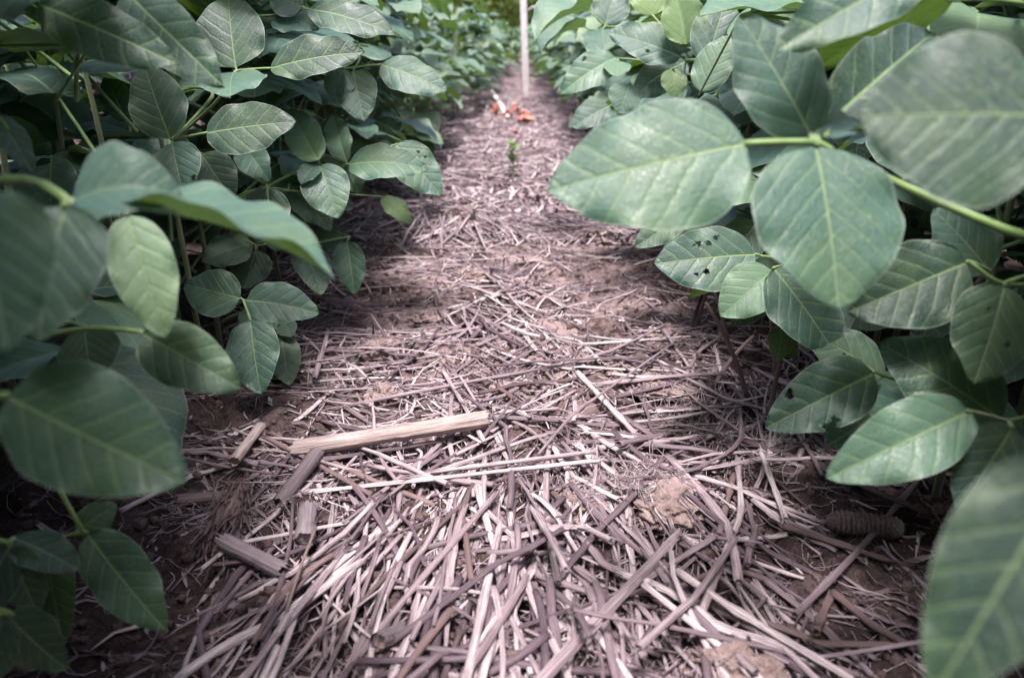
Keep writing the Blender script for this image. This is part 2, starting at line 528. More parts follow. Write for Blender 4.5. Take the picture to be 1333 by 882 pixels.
def bare(px, py):
    if px < 215 or px > 1240: return .96
    if px < 255 and py > 640: return .9
    if 225 < px < 390 and 430 < py < 575: return .8
    if 1040 < px < 1260 and 600 < py < 770: return .7
    if 960 < px < 1240 and py >= 770: return .45
    if px < 330 and 640 < py < 800: return .3
    if py < 440 and not 560 < px < 720: return .38
    if 700 < px < 900 and 380 < py < 430: return .5
    return .0

# ------------------------------------------------------------------ clods of earth
def clod(px, py, rx, ry, rz, label, seed, mat=None):
    g = on_plane(px, py, .012)
    import bmesh
    rz *= 1.2
    bm = bmesh.new()
    bmesh.ops.create_icosphere(bm, subdivisions=6, radius=1)
    off = Vector((seed * 3.1, seed * 1.7, seed))
    for v in bm.verts:
        p = v.co.copy()
        n = mnoise.fractal(p * 1.3 + off, .8, 2.0, 5) * .42 + mnoise.noise(p * 5 + off) * .10 + mnoise.noise(p * 13 + off) * .09 + mnoise.noise(p * 31 + off) * .06
        cr = mnoise.cell(p * 3 + off) * .05
        v.co = p * (1 + n + cr)
        v.co.x *= rx; v.co.y *= ry; v.co.z *= rz
    me = bpy.data.meshes.new("soil_clod"); bm.to_mesh(me); bm.free()
    me.materials.append(mat or M_CLOD)
    for p in me.polygons: p.use_smooth = True
    o = obj("soil_clod", me, label=label, category="clod", group="clods of earth lying in the mulch")
    z = float(soil_h(g[0], g[1]))
    o.location = (g[0], g[1], z + rz * .30)
    o.rotation_euler = (0, 0, seed)
    d = ((_X - g[0]) / rx) ** 2 + ((_Y - g[1]) / ry) ** 2
    m = d < 1
    HM[m] = np.maximum(HM[m], z + rz * .45 + rz * .9 * np.sqrt(1 - d[m]))
    return o

clod(765, 640, .038, .030, .017, "crumbly pale clod where the long horizontal straws end", 1)
clod(850, 632, .052, .042, .020, "largest pinkish clod of matted earth and fine roots right of centre", 2)
clod(492, 452, .026, .022, .018, "pinkish squarish clod left of the straw heap, beside the left row", 3)
clod(655, 497, .028, .020, .010, "flat pale clod just above the long bent grey straw", 4)
clod(500, 497, .030, .020, .012, "low pale clod between the squarish clod and the cornstalk", 11)
clod(962, 862, .034, .026, .016, "grey crumbly clod at the bottom edge right of centre", 6)
clod(1035, 545, .026, .022, .014, "small brown clod beside the right row's straw bundle", 7)
clod(600, 288, .06, .05, .03, "broad brown clod far up the path on its left", 8)
clod(860, 492, .05, .03, .008, "flat whitish slab of crusted earth right of the path's middle", 9)
clod(700, 335, .040, .030, .012, "pale low clod high in the mulch, left of the holed leaf", 12)
clod(560, 398, .032, .026, .012, "pinkish clod just left of the central straw heap", 13)
clod(868, 432, .034, .024, .012, "pinkish clod in front of the dark twig", 14)
clod(612, 350, .036, .028, .011, "small brown clod high in the mulch near its centre", 15)
clod(800, 470, .030, .022, .010, "broken pinkish clod just above the flat whitish slab", 16)
clod(790, 300, .06, .05, .02, "low brown clod below the big right leaf", 10)

# ------------------------------------------------------------------ litter: chips of straw, leaf shreds (uncountable)
acc = Acc()
def rand_ground(pmin, pmax):
    while True:
        px, py = random.uniform(60, 1290), random.uniform(pmin, pmax)
        if random.random() > bare(px, py):
            g = on_plane(px, py)
            if abs(g[0]) < .5: return px, py, g

# lowest layer in metric space so the density is even on the ground
for k in range(1900):
    x, y = random.uniform(-.45, .45), random.uniform(.33, 1.9)
    qx, qy, _ = project([[x, y, 0]])
    if random.random() < bare(qx[0], qy[0]): continue
    a = straw_dir(qx[0], qy[0])
    L = random.uniform(.04, .22)
    xs, ys = stalk_points((x, y), a, L, random.gauss(0, .12), 8)
    if crosses_bare(xs, ys): continue
    V, F, uv = stalk_geo(xs, ys, .0008 + .0022 * random.random() ** 2.2, .8, 6, False, .7)
    acc.add(V, F, uv, None, random.random())
chaff = Acc()
# long limp shreds of leaf blade and split stalk, matted over the straw
for k in range(2300):
    x, y = random.uniform(-.45, .45), .33 + 1.6 * random.random() ** 1.2
    qx, qy, _ = project([[x, y, 0]])
    if random.random() < bare(qx[0], qy[0]) * .8: continue
    a = straw_dir(qx[0], qy[0]) + random.gauss(0, .35)
    xs, ys = stalk_points((x, y), a, random.uniform(.025, .11), random.gauss(0, .6), 8)
    ii, jj = hidx(xs, ys)
    z = HM[ii, jj]; z = np.convolve(np.pad(z, 2, mode='edge'), [.2] * 5, 'valid') * .75 + z.mean() * .25 + .0012 + .0015 * np.abs(rng.normal(size=8))
    V, F, uv = ribbon(np.stack([xs, ys, z], -1), random.uniform(.0004, .0017), random.gauss(0, 1.2), 8)
    chaff.add(V, F, uv, None, random.random() ** 1.2)
for k in range(4200):
    x, y = random.uniform(-.5, .5), .33 + 1.9 * random.random() ** 1.4
    i, j = hidx(np.array([x]), np.array([y]))
    qx, qy, _ = project([[x, y, 0]])
    if random.random() < bare(qx[0], qy[0]) * .55: continue
    L = random.choice((.008, .014, .022, .035, .06)) * random.uniform(.6, 1.4)
    n = 5
    xs, ys = stalk_points((x, y), random.uniform(0, 2 * math.pi), L, random.gauss(0, .7), n)
    ii, jj = hidx(xs, ys)
    z = HM[ii, jj] * .5 + HM[ii, jj].mean() * .5 + .001 + random.gauss(0, .12) * (xs - x)
    P = np.stack([xs, ys, z + .001 * rng.normal(size=n)], -1)
    V, F, uv = ribbon(P, random.uniform(.0006, .0032) if L > .012 else random.uniform(.001, .003), random.gauss(0, .9), n)
    chaff.add(V, F, uv, None, random.random())
# fine root hairs and fibres
for k in range(2200):
    x, y = random.uniform(-.5, .5), .33 + 1.5 * random.random() ** 1.3
    if k % 3 == 0:
        c = random.choice(((765, 640), (850, 632), (320, 640), (920, 520), (1000, 560)))
        g = on_plane(*c, .01); x, y = random.gauss(g[0], .035), random.gauss(g[1], .03)
    L = random.uniform(.015, .06); n = 6
    xs, ys = stalk_points((x, y), random.uniform(0, 2 * math.pi), L, random.gauss(0, 1.2), n)
    ii, jj = hidx(xs, ys)
    P = np.stack([xs, ys, HM[ii, jj] + .001 + .002 * np.abs(rng.normal(size=n))], -1)
    V, F, uv = tube(P, .00035, 4, cap=False)
    chaff.add(V, F, uv, None, random.random() * .6 + .3)
# soil crumbs
crumb = Acc()
ico = np.array([[0, 0, 1], [1, 0, 0], [0, 1, 0], [-1, 0, 0], [0, -1, 0], [0, 0, -1]], float)
icf = np.array([[0, 1, 2, 2], [0, 2, 3, 3]])
cube = np.array([[x, y, z] for x in (-1, 1) for y in (-1, 1) for z in (-1, 1)], float)
cf = np.array([[0, 1, 3, 2], [4, 6, 7, 5], [0, 4, 5, 1], [2, 3, 7, 6], [0, 2, 6, 4], [1, 5, 7, 3]])
for k in range(8000):
    x, y = random.uniform(-.52, .52), .33 + 1.7 * random.random() ** 1.3
    i, j = hidx(np.array([x]), np.array([y]))
    r = .0006 + .0045 * random.random() ** 3.2
    V = cube * rng.uniform(.55, 1.1, (8, 3)) * r
    th = random.random() * 6; c, s_ = math.cos(th), math.sin(th)
    V = V @ np.array([[c, -s_, 0], [s_, c, 0], [0, 0, 1]]) @ np.array([[1, 0, 0], [0, c, s_], [0, -s_, c]])
    crumb.add(V + [x, y, HM[i, j][0] * .3 + hm0[i, j][0] * .7 + r * .4], cf, np.zeros((8, 2)), None, random.random())
obj("soil_crumbs", crumb.build("soil_crumbs", soil_material("dark_crumbs", (.05, .034, .034), (.13, .092, .09), (.27, .20, .195))), kind="stuff", label="crumbs of dry earth scattered over the soil", category="crumbs")

# middle and far distance residue
for k in range(5000):
    y = 1.7 + (13 - 1.7) * random.random() ** 2.0
    x = random.uniform(-.42, .42)
    a = random.uniform(0, math.pi)
    L = random.uniform(.05, .28)
    xs, ys = stalk_points((x, y), a, L, random.gauss(0, .15), 5)
    r = random.uniform(.0016, .0034)
    if abs(x) < .73 and y < 2.3:
        V, F, uv = stalk_geo(xs, ys, r, .6, 5, False, .7, False)
    else:
        sl = random.gauss(0, .12)
        P = np.stack([xs, ys, soil_h(xs, ys).mean() + .004 + .02 * random.random() ** 2 + sl * (np.linspace(-.5, .5, 5) * L)], -1)
        V, F, uv = tube(P, r, 4, .7)
    acc.add(V, F, uv, None, random.random())
for k in range(3000):
    y = 1.9 + 9 * random.random() ** 1.8; x = random.uniform(-.42, .42)
    xs, ys = stalk_points((x, y), random.uniform(0, 6.3), random.uniform(.02, .09), random.gauss(0, .6), 4)
    P = np.stack([xs, ys, soil_h(xs, ys) + .006 + .01 * np.abs(rng.normal(size=4))], -1)
    V, F, uv = ribbon(P, random.uniform(.002, .006), random.gauss(0, .8), 4)
    chaff.add(V, F, uv, None, random.random())
obj("straw_litter", acc.build("straw_litter", M_STRAW), kind="stuff", label="bed of broken weathered straw between the two rows", category="straw")
obj("chaff", chaff.build("chaff", M_STRAW), kind="stuff", label="chaff, dried leaf shreds and root hairs among the straw", category="chaff")

# ------------------------------------------------------------------ individual straws on top
def zone_words(px, py, a):
    a = a % math.pi
    d = "pointing along the path" if abs(a - math.pi / 2) < .45 else ("lying crosswise" if a < .45 or a > math.pi - .45 else ("slanting right" if a < math.pi / 2 else "slanting left"))
    lm = min(LANDMARKS, key=lambda q: math.hypot(px - q[1], (py - q[2]) * 1.3))
    return d, lm[0]

LANDMARKS = [("beside the thick cornstalk", 510, 562), ("near the fibrous stump", 300, 650), ("by the largest matted clod", 850, 632), ("before the crumbly clod", 745, 690),
             ("near the corn cob", 1125, 690), ("before the dark twig", 868, 432), ("by the squarish clod", 492, 452), ("below the long crosswise straw", 540, 660),
             ("at the frame's bottom left", 330, 850), ("at the frame's bottom centre", 600, 850), ("at the bottom right clod", 900, 850), ("at the frame's bottom right", 1120, 840),
             ("in the right straw bundle", 990, 520), ("in the central straw heap", 640, 420), ("under the holed right leaf", 900, 390), ("high up between the rows", 660, 340), ("at the left row's feet", 400, 470)]
SG = "loose straws lying on top of the mulch"
def put_straw(xs, ys, r, mat, tone, label, hollow=True, sides=8, stiff=.75, name="straw", cat="straw", group=SG, flat=.85, split=True):
    V, F, uv = stalk_geo(xs, ys, r, stiff, sides, hollow, flat, split=split)
    c = V.mean(0); c[2] = V[:, 2].min()
    me = mesh_np(name, V - c, F, mat, uv, None, tone)
    p = dict(label=label, category=cat)
    if group: p["group"] = group
    o = obj(name, me, **p); o.location = c
    return o

n = 0; placed = 0
while placed < 262:
    n += 1
    px, py = random.uniform(120, 1230), 335 + 560 * random.random() ** .8
    if random.random() < bare(px, py) * .9: continue
    g = on_plane(px, py, .015)
    if abs(g[0]) > .42: continue
    a = straw_dir(px, py)
    L = random.uniform(.08, .26)
    if py < 560: L *= random.uniform(.6, 1.1)
    kink = random.choice((0, 0, 0, 0, .25, -.3, .5))
    xs, ys = stalk_points(g, a, L, random.gauss(0, .10), 11, kink)
    if crosses_bare(xs, ys): continue
    brown = random.random() < .07
    tone = random.random()
    d, v = zone_words(px, py, a)
    r = .0014 + .0024 * random.random() ** 1.3
    lbl = "%s %s %s%s straw %s, %s" % ("long" if L > .17 else ("short" if L < .11 else "middling"), "thick" if r > .0026 else "thin",
        "brown" if brown else ("bleached pale" if tone > .66 else ("greyish" if tone > .33 else "dark stained")), " kinked" if kink else "", d, v)
    put_straw(xs, ys, r, M_STRAWB if brown else M_STRAW, tone, lbl)
    placed += 1

def line_px(pts, h=.02, n=13):
    G = np.array([on_plane(a, b, h)[:2] for a, b in pts])
    d = np.concatenate([[0], np.cumsum(np.linalg.norm(np.diff(G, axis=0), axis=1))])
    t = np.linspace(0, d[-1], n)
    return np.interp(t, d, G[:, 0]), np.interp(t, d, G[:, 1])

SP = [
 ([(330, 614), (780, 607)], .0030, 'P', "long straight pale straw lying crosswise above the fanned foreground straw"),
 ([(560, 606), (775, 598)], .0022, 'P', "thinner pale straw close above the long straight crosswise straw"),
 ([(446, 509), (580, 490), (719, 472), (800, 455), (865, 428)], .0024, 'G', "longest bent grey straw arching crosswise through the mulch's middle"),
 ([(342, 558), (400, 583), (482, 622)], .0030, 'B', "brown straw slanting down across the left end of the crosswise straw"),
 ([(883, 728), (960, 786), (1110, 885)], .0036, 'P', "thick pale straw running from the right foreground to the bottom edge"),
 ([(1039, 778), (1130, 690), (1222, 585)], .0032, 'G', "grey straw slanting up under the lowest right leaf"),
 ([(1024, 665), (1100, 690), (1172, 715)], .0038, 'B', "thick brown stem on bare soil below the lowest right leaf"),
 ([(1064, 806), (1088, 742)], .0040, 'B', "short stout brown stub standing in the right foreground"),
 ([(1090, 745), (1140, 790), (1195, 825)], .0032, 'B', "dark brown stem beside the short stout stub"),
 ([(607, 885), (628, 780), (652, 662)], .0038, 'P', "thickest pale straw pointing along the path at the bottom centre"),
 ([(455, 818), (540, 735), (645, 640)], .0030, 'G', "long grey straw slanting over the fanned straws left of centre"),
 ([(688, 885), (780, 790), (885, 684)], .0040, 'G', "long flattened grey stalk slanting up through the right foreground"),
 ([(830, 860), (905, 780), (960, 690)], .0030, 'G', "grey straw lying parallel to the long flattened stalk"),
 ([(576, 470), (604, 520), (631, 572)], .0026, 'P', "pale straw laid over the end of the thick cornstalk"),
 ([(963, 575), (968, 650), (934, 735), (903, 815)], .0032, 'P', "pale bent straw curving down from the right bundle"),
 ([(961, 582), (937, 684)], .0034, 'B', "brown blade of stubble leaning in front of the right bundle"),
 ([(992, 570), (1025, 662)], .0030, 'P', "pale straw at the right edge of the right bundle"),
 ([(590, 375), (660, 420), (720, 462)], .0032, 'G', "grey straw running down out of the central straw heap"),
 ([(760, 550), (831, 548)], .0028, 'P', "short pale straw lying level under the flat whitish slab"),
 ([(752, 480), (830, 548)], .0036, 'P', "pale straw slanting down toward the right of centre"),
 ([(805, 580), (878, 530)], .0042, 'G', "thick grey cracked straw below the flat whitish slab"),
 ([(700, 590), (745, 540), (880, 450)], .0018, 'G', "thin dark grey straw slanting up from the matted clods"),
 ([(260, 730), (300, 690), (470, 640)], .0022, 'P', "pale straw slanting over the left cornstalk chunks"),
 ([(690, 640), (715, 720), (735, 800)], .0032, 'P', "bright split straw pointing down from the crumbly clod"),
 ([(757, 653), (795, 720)], .0032, 'P', "short pale straw leaning on the crumbly clod"),
 ([(745, 672), (740, 668), (702, 680), (743, 634)], .0026, 'P', "stubby pale straw laid on top of the crumbly clod"),
]
SPm = {'P': (M_STRAW, .85), 'G': (M_STRAW, .45), 'B': (M_STRAWB, .6)}
for pts, r, kd, lb in SP[:-1]:
    xs, ys = line_px(pts)
    m, tone = SPm[kd]
    put_straw(xs, ys, r, m, tone, lb, stiff=1.0, sides=10, split=False, flat=1.0)

# dark burnt twig standing by the right row
V, F, uv = tube(np.array([on_plane(897, 432, .01), pix(905, 410, 1.17), pix(914, 384, 1.14)]), [.0035, .003, .0025], 8)
o = obj("twig", mesh_np("twig", V, F, plain("charred_twig", (.02, .014, .014), (.05, .035, .035), 80, .8)), label="charred dark twig sticking up by the right row", category="twig")
V, F, uv = tube(np.array([on_plane(937, 452, .02), on_plane(990, 456, .035)]), [.003, .0028], 8)
o = obj("twig", mesh_np("twig", V, F, M_CORNG, uv, None, .1), label="dark grey twig lying level above the right straw bundle", category="twig")

# upright stubble by the right row
for k, (px, py, h_, lean, lb) in enumerate([
    (905, 430, .17, .05, "tallest reddish stubble stem rising behind the holed leaf"),
    (952, 470, .10, -.03, "short brown stubble stem under the right leaves"),
    (975, 520, .12, -.06, "brown stubble stem leaning over the right straw bundle"),
    (1000, 545, .13, .02, "brown stubble stem at the foot of the right row"),
    (1010, 500, .12, -.02, "brown stubble stem hidden between the small right leaves"),
    (930, 500, .06, .05, "shortest brown stubble stem before the right bundle")]):
    g = on_plane(px, py)
    P = bez([g[0], g[1], -.005], [g[0] + lean * .3, g[1] + .01, h_ * .5], [g[0] + lean, g[1] + .02, h_], 8)
    V, F, uv = tube(P, np.linspace(.0035, .002, 8), 8, hollow=True)
    obj("stubble_stem", mesh_np("stubble_stem", V, F, M_STRAWB, uv, None, .3 + .1 * k), label=lb, category="stubble", group="upright stubble stems by the right row")

# ------------------------------------------------------------------ cornstalk pieces
def corn_piece(p0, p1, r, label, mat=M_CORN, node_at=(), rough_end=True, hgt=.02, tone=.5, up=0.0, name="cornstalk_piece"):
    A = on_plane(*p0, hgt); B = on_plane(*p1, hgt)
    n = 26
    xs = np.linspace(A[0], B[0], n); ys = np.linspace(A[1], B[1], n)
    z = rest(xs, ys, r, 1.0)
    z = np.linspace(z[0], z[-1], n) + np.linspace(0, up, n)
    s = np.linspace(0, 1, n)
    rad = np.full(n, r) * (1 + .05 * np.sin(s * 9) + .025 * rng.normal(size=n))
    for a in node_at: rad += r * .16 * np.exp(-((s - a) / .025) ** 2)
    sides = 28
    P = np.stack([xs, ys, z], -1)
    V, F, uv = tube(P, rad, sides, .86, hollow=False, cap=False)
    # longitudinal ridges and ragged ends
    Vr = V.reshape(n, sides + 1, 3)
    c = P[:, None, :]
    rid = 1 + .07 * np.sin(np.arange(sides + 1) * 2 * math.pi / sides * 11 + label.__len__()) + .02 * rng.normal(size=(sides + 1))
    rid[-1] = rid[0]
    Vr = c + (Vr - c) * rid[None, :, None]
    ax = unit(P[-1] - P[0])
    j0 = -np.abs(rng.normal(size=sides + 1)) * r * .4; j0[-1] = j0[0]
    j1 = -np.abs(rng.normal(size=sides + 1)) * r * .4; j1[-1] = j1[0]
    Vr[0] += ax * j0[:, None]; Vr[-1] -= ax * j1[:, None]
    V = Vr.reshape(-1, 3)
    o0 = V.mean(0)
    rt = empty(name, o0, label=label, category="cornstalk", group="broken cornstalk pieces in the mulch")
    obj("rind", mesh_np("rind", V - o0, F, mat, uv, None, tone), rt)
    # pith plugs
    for e, q in ((P[1], ax), (P[-2], -ax)):
        pit = Acc()
        a = np.linspace(0, 2 * math.pi, 17)
        sx = unit(np.cross(ax, [0, 0, 1])); sz = np.cross(sx, ax)
        k = 4
        rr = np.linspace(0, .93, k + 1)
        VV = (e[None, None] + (sx[None, None] * np.cos(a)[None, :, None] + 0.86 * sz[None, None] * np.sin(a)[None, :, None]) * (rr * r)[:, None, None] + q[None, None] * (r * .12 * rng.random((k + 1, 17)))[:, :, None])
        pit.add(VV.reshape(-1, 3) - o0, grid_faces(k, 16), np.zeros((17 * (k + 1), 2)), None, .5)
        obj("pith", pit.build("pith", M_CLOD), rt)
    return rt

corn_piece((383, 574), (632, 551), .0098, "thick tan cornstalk length lying crosswise left of centre", node_at=(.56,), tone=.55)
corn_piece((291, 699), (364, 722), .0075, "purplish grey cornstalk chunk with a torn sheath at lower left", M_CORNG, (.7,), tone=.3)
corn_piece((398, 640), (394, 683), .0085, "short ribbed grey cornstalk chunk below the crosswise straw", M_CORNG, (.9,), tone=.5)
corn_piece((412, 585), (362, 628), .0075, "split grey cornstalk chunk under the slanting brown straw", M_CORNG, (), tone=.1)
corn_piece((228, 628), (303, 614), .0062, "flat tan cornstalk sliver beside the big lower left leaf", M_CORN, (), tone=.0)
corn_piece((492, 808), (520, 783), .0075, "short dark cornstalk plug in the left foreground straw", M_CORNG, (.5,), tone=.0)
corn_piece((305, 600), (338, 545), .0055, "pale split cornstalk chip on the dark soil at left", M_CORN, (), tone=.9)

# fibrous stump, upright
g = on_plane(292, 690, .0)
st = empty("corn_stump", (g[0], g[1], 0), label="fibrous brown corn stump leaning up beside the lower left leaf", category="stump")
top = pix(326, 606, .84) - np.array([g[0], g[1], 0])
P = bez([0, 0, .0], top * .5 + [.0, 0, .006], top, 24)
V, F, uv = tube(P, np.linspace(.0125, .0072, 24) * (1 + .08 * rng.normal(size=24)), 30, .9)
m_ = 24 * 31
c_ = np.repeat(P, 31, 0)
V[:m_] = c_ + (V[:m_] - c_) * (1 + .16 * np.sin(uv[:m_, 1] * 2 * math.pi * 9 + uv[:m_, 0] * 40))[:, None]
obj("stalk", mesh_np("stalk", V, F, M_STRAWB, uv, None, .6), st)
fb = Acc()
for k in range(420):
    a = random.uniform(0, 6.28); t = random.random()
    p = P[int(t * 23)] + np.array([math.cos(a), math.sin(a) * .8, .5 * math.sin(a)]) * (.0125 - .005 * t)
    q = p + (P[0] - P[-1]) * random.uniform(.1, .45) + np.array([random.gauss(0, .006), random.gauss(0, .006), random.gauss(0, .005)])
    V, F, uv = tube(bez(p, (p + q) / 2 + [0, 0, .004], q, 5), random.uniform(.0004, .0011), 4, cap=False)
    fb.add(V, F, uv, None, random.random())
obj("fibres", fb.build("fibres", M_STRAWB), st)

# corn cob at right
A = on_plane(1076, 674, .012); B = on_plane(1178, 684, .012)
n_, sd_ = 150, 54
s = np.linspace(0, 1, n_)
P = A[None] + (B - A)[None] * s[:, None]; P[:, 2] = float(soil_h(*P[n_ // 2][:2])) + .006
V, F, uv = tube(P, .0105 * np.sqrt(np.clip(1 - (2 * s - 1) ** 6, .05, 1)), sd_, 1.0)
m_ = n_ * (sd_ + 1)
bump = 1 + .10 * np.sign(np.sin(uv[:m_, 0] * 1500)) * np.abs(np.sin(uv[:m_, 0] * 1500)) ** .5 * np.abs(np.cos(uv[:m_, 1] * math.pi * 9))
c = np.repeat(P, sd_ + 1, 0)
bump = bump * (1 + .10 * np.array([mnoise.noise(Vector(q) * 60) for q in V[:m_]]) + .05 * np.array([mnoise.noise(Vector(q) * 260) for q in V[:m_]]))
V[:m_] = c + (V[:m_] - c) * bump[:, None]
obj("corn_cob", mesh_np("corn_cob", V, F, soil_material("weathered_cob", (.06, .042, .045), (.17, .125, .125), (.30, .23, .23)), uv), label="bare weathered corn cob lying on soil below the lowest right leaf", category="corn cob")

# ------------------------------------------------------------------ leaflets
def leaflet(L, W, fold=.15, bow=.08, curl=.0, ripple=.02, nu=14, nv=8, seed=0, holes=(), asym=0.0, twist=0.0, pear=.80, quilt=.003):
    """local: x along the midrib, y across, z up. returns V,F,uv,uv2"""
    u = np.linspace(0, 1, nu + 1); u = u + .0 * u
    v = np.linspace(-1, 1, nv + 1); v = np.sign(v) * np.abs(v) ** .85
    U, Vv = np.meshgrid(u, v, indexing='ij')
    U = U.copy(); Vv = Vv.copy()
    hole_faces = None
    def prof(U):
        f = np.sin(math.pi * np.clip(U, 0, 1) ** pear) ** .62 * (1 - .12 * U ** 3)
        return f
    for (hu, hv, hr) in holes:          # pull the nearest vertices onto the rim
        d = np.hypot((U - hu), (Vv - hv) * W / (2 * L) * prof(np.array(hu)))
        near = (d > hr * .55) & (d < hr * 1.5) & (np.abs(Vv) < .99)
        an = np.arctan2(Vv - hv, U - hu); hrr = hr * (1 + .22 * np.sin(an * 3 + hu * 40) + .14 * np.sin(an * 7 + hv * 30))
        k = np.where(near, hrr / np.maximum(d, 1e-6), 1)
        U = hu + (U - hu) * k; Vv = hv + (Vv - hv) * k
    w = W / 2 * prof(U)
    y = Vv * w * (1 + asym * np.sign(Vv))
    x = U * L
    ay = np.abs(y)
    z = fold * ay + bow * L * 4 * U * (1 - U) - curl * (y / (W / 2 + 1e-9)) ** 2 * W / 2
    t = (U - .85 * ay / L - .6 * (ay / L) ** 2) * 6
    z += quilt * L * 2 * np.abs(np.sin(math.pi * (t - .5))) * np.clip(ay / (W * .12), 0, 1) * np.clip((1 - np.abs(Vv)) * 6, 0, 1)
    ph = seed * 1.7
    z += ripple * L * np.sin(U * 13 + ph + np.sign(y) * 1.3) * (np.abs(Vv) ** 3) + ripple * .7 * L * np.sin(U * 23 + ph * 2) * (np.abs(Vv) ** 4)
    y2 = y * math.cos(0) ; 
    if twist:
        a = twist * (U - .2)
        y, z = y * np.cos(a) - z * np.sin(a), y * np.sin(a) + z * np.cos(a)
    V = np.stack([x, y, z], -1).reshape(-1, 3)
    F = grid_faces(nu, nv)
    uv = np.stack([U, (Vv * w) / L + .5], -1).reshape(-1, 2)
    uv2 = np.stack([Vv * .5 + .5, np.abs(Vv)], -1).reshape(-1, 2)
    if holes:
        Uf, Vf = U.reshape(-1), Vv.reshape(-1)
        keep = np.ones(len(F), bool)
        for (hu, hv, hr) in holes:
            d = np.hypot((Uf - hu), (Vf - hv) * W / (2 * L) * float(prof(np.array(hu))))
            keep &= ~(d[F].mean(1) < hr * .97)
        F = F[keep]
    return V, F, uv, uv2

def frame(B, axis_, nrm):
    a = unit(axis_); n_ = unit(np.asarray(nrm) - a * np.dot(nrm, a)); s_ = np.cross(n_, a)
    return np.stack([a, s_, n_], 1)      # columns

# ------------------------------------------------------------------ hero leaves, measured from the photograph
D = (0, -.55, .83); FC = (0, -.85, .5); UP = (0, -.2, .98); MD = (0, -.7, .71)
LL = (.3, -.6, .74); RR = (-.3, -.6, .74)
warn = []
HD = np.full((222, 334), 99.0)         # nearest hero depth per 4 px cell
def splat(P):
    x, y, z = project(P)
    for a, b, c in zip(x, y, z):
        i, j = int(b // 4), int(a // 4)
        for di in (-1, 0, 1):
            for dj in (-1, 0, 1):
                if 0 <= i + di < 222 and 0 <= j + dj < 334: HD[i + di, j + dj] = min(HD[i + di, j + dj], c)

def hero_leaflet(parent, origin, bx, by, tx, ty, w, z, n=D, fold=.15, bow=.05, holes=(), kw=None, tone=None):
    kw = kw or {}
    n = unit(n)
    B = pix(bx, by, z); d = ray(tx, ty)
    den = np.dot(d, n)
    if abs(den) < .12: den = math.copysign(.12, den) if den else -.12
    T = C0 + d * (np.dot(B - C0, n) / den)
    L0 = np.linalg.norm(T - B)
    lpx = math.hypot(tx - bx, ty - by)
    if 'dz' in kw:
        T = pix(tx, ty, z + kw['dz'])
    elif L0 > .15 or L0 < .03:            # keep botanic sizes: same direction in the picture, less slope
        zt = z + np.clip((T - C0) @ cF - z, -.07, .07)
        T = pix(tx, ty, zt); warn.append(("depth", bx, by, round(L0, 3)))
    a = unit(T - B); L = np.linalg.norm(T - B)
    n = unit(n - a * np.dot(n, a)); s_ = np.cross(n, a)
    M = B + (T - B) * .42
    x0, y0, _ = project(M); x1, y1, _ = project(M + s_ * .01)
    ex, ey = (tx - bx) / lpx, (ty - by) / lpx
    per = abs((x1[0] - x0[0]) * -ey + (y1[0] - y0[0]) * ex) / .01
    W = L * kw['wr'] if 'wr' in kw else w / max(per, 1)
    W = np.clip(W, L * .38, L * 1.05); kw = dict(kw); kw.setdefault('pear', random.uniform(.72, .86)); kw.setdefault('asym', random.uniform(-.08, .08))
    if L > .15 or L < .035: warn.append(("len", bx, by, round(float(L), 3)))
    nu, nv = (64, 44) if holes else (30, 20)
    V, F, uv, uv2 = leaflet(L, W, fold, bow, nu=nu, nv=nv, seed=bx * .37 + by, holes=holes, ripple=kw.get('ripple', .020), curl=kw.get('curl', .1),
                            twist=kw.get('twist', 0), quilt=kw.get("quilt", .006) * .19, asym=kw.get('asym', 0), pear=kw.get('pear', .80))
    Fm = np.stack([a, s_, n], 1)
    Wd = V @ Fm.T + B
    splat(Wd)
    me = mesh_np("leaflet", Wd - origin, F, kw.get('mat', M_LEAF), uv, uv2, random.random() if tone is None else tone)
    o = obj("leaflet", me, parent)
    return o, B

# stems of the two rows
ROWX = .43
plants = {}
def row_plant(side, y):
    key = (side, round(y / .13))
    return key

HERO = []
def T(side, jx, jy, z, leaflets, path=(), sy=None, label=None, rad=.0018):
    HERO.append((side, jx, jy, z, leaflets, path, sy, label, rad))
def l(bx, by, tx, ty, w, z, n=D, fold=.15, bow=.05, holes=(), tone=None, **kw):  # tone also carries edge vignetting and bright sheen in the leaf colour
    return (bx, by, tx, ty, w, z, n, fold, bow, holes, kw, tone)

# ---- left side
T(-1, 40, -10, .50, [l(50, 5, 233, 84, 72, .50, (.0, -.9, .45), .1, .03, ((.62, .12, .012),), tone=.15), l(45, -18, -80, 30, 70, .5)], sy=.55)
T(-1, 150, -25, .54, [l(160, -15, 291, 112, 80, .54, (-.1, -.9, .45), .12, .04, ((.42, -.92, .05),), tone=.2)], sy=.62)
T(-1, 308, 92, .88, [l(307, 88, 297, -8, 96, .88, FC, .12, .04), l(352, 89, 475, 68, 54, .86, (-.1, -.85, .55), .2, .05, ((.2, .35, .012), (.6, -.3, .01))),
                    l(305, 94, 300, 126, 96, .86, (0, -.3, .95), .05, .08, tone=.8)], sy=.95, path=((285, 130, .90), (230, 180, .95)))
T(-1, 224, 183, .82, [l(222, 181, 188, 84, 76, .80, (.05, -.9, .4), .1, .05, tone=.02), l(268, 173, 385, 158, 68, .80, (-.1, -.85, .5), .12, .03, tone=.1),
                     l(224, 186, 240, 256, 68, .80, (0, -.8, .6), .2, .03, ((.75, .75, .05),), tone=.35)], path=((265, 140, .85), (283, 118, .88)), sy=.86)
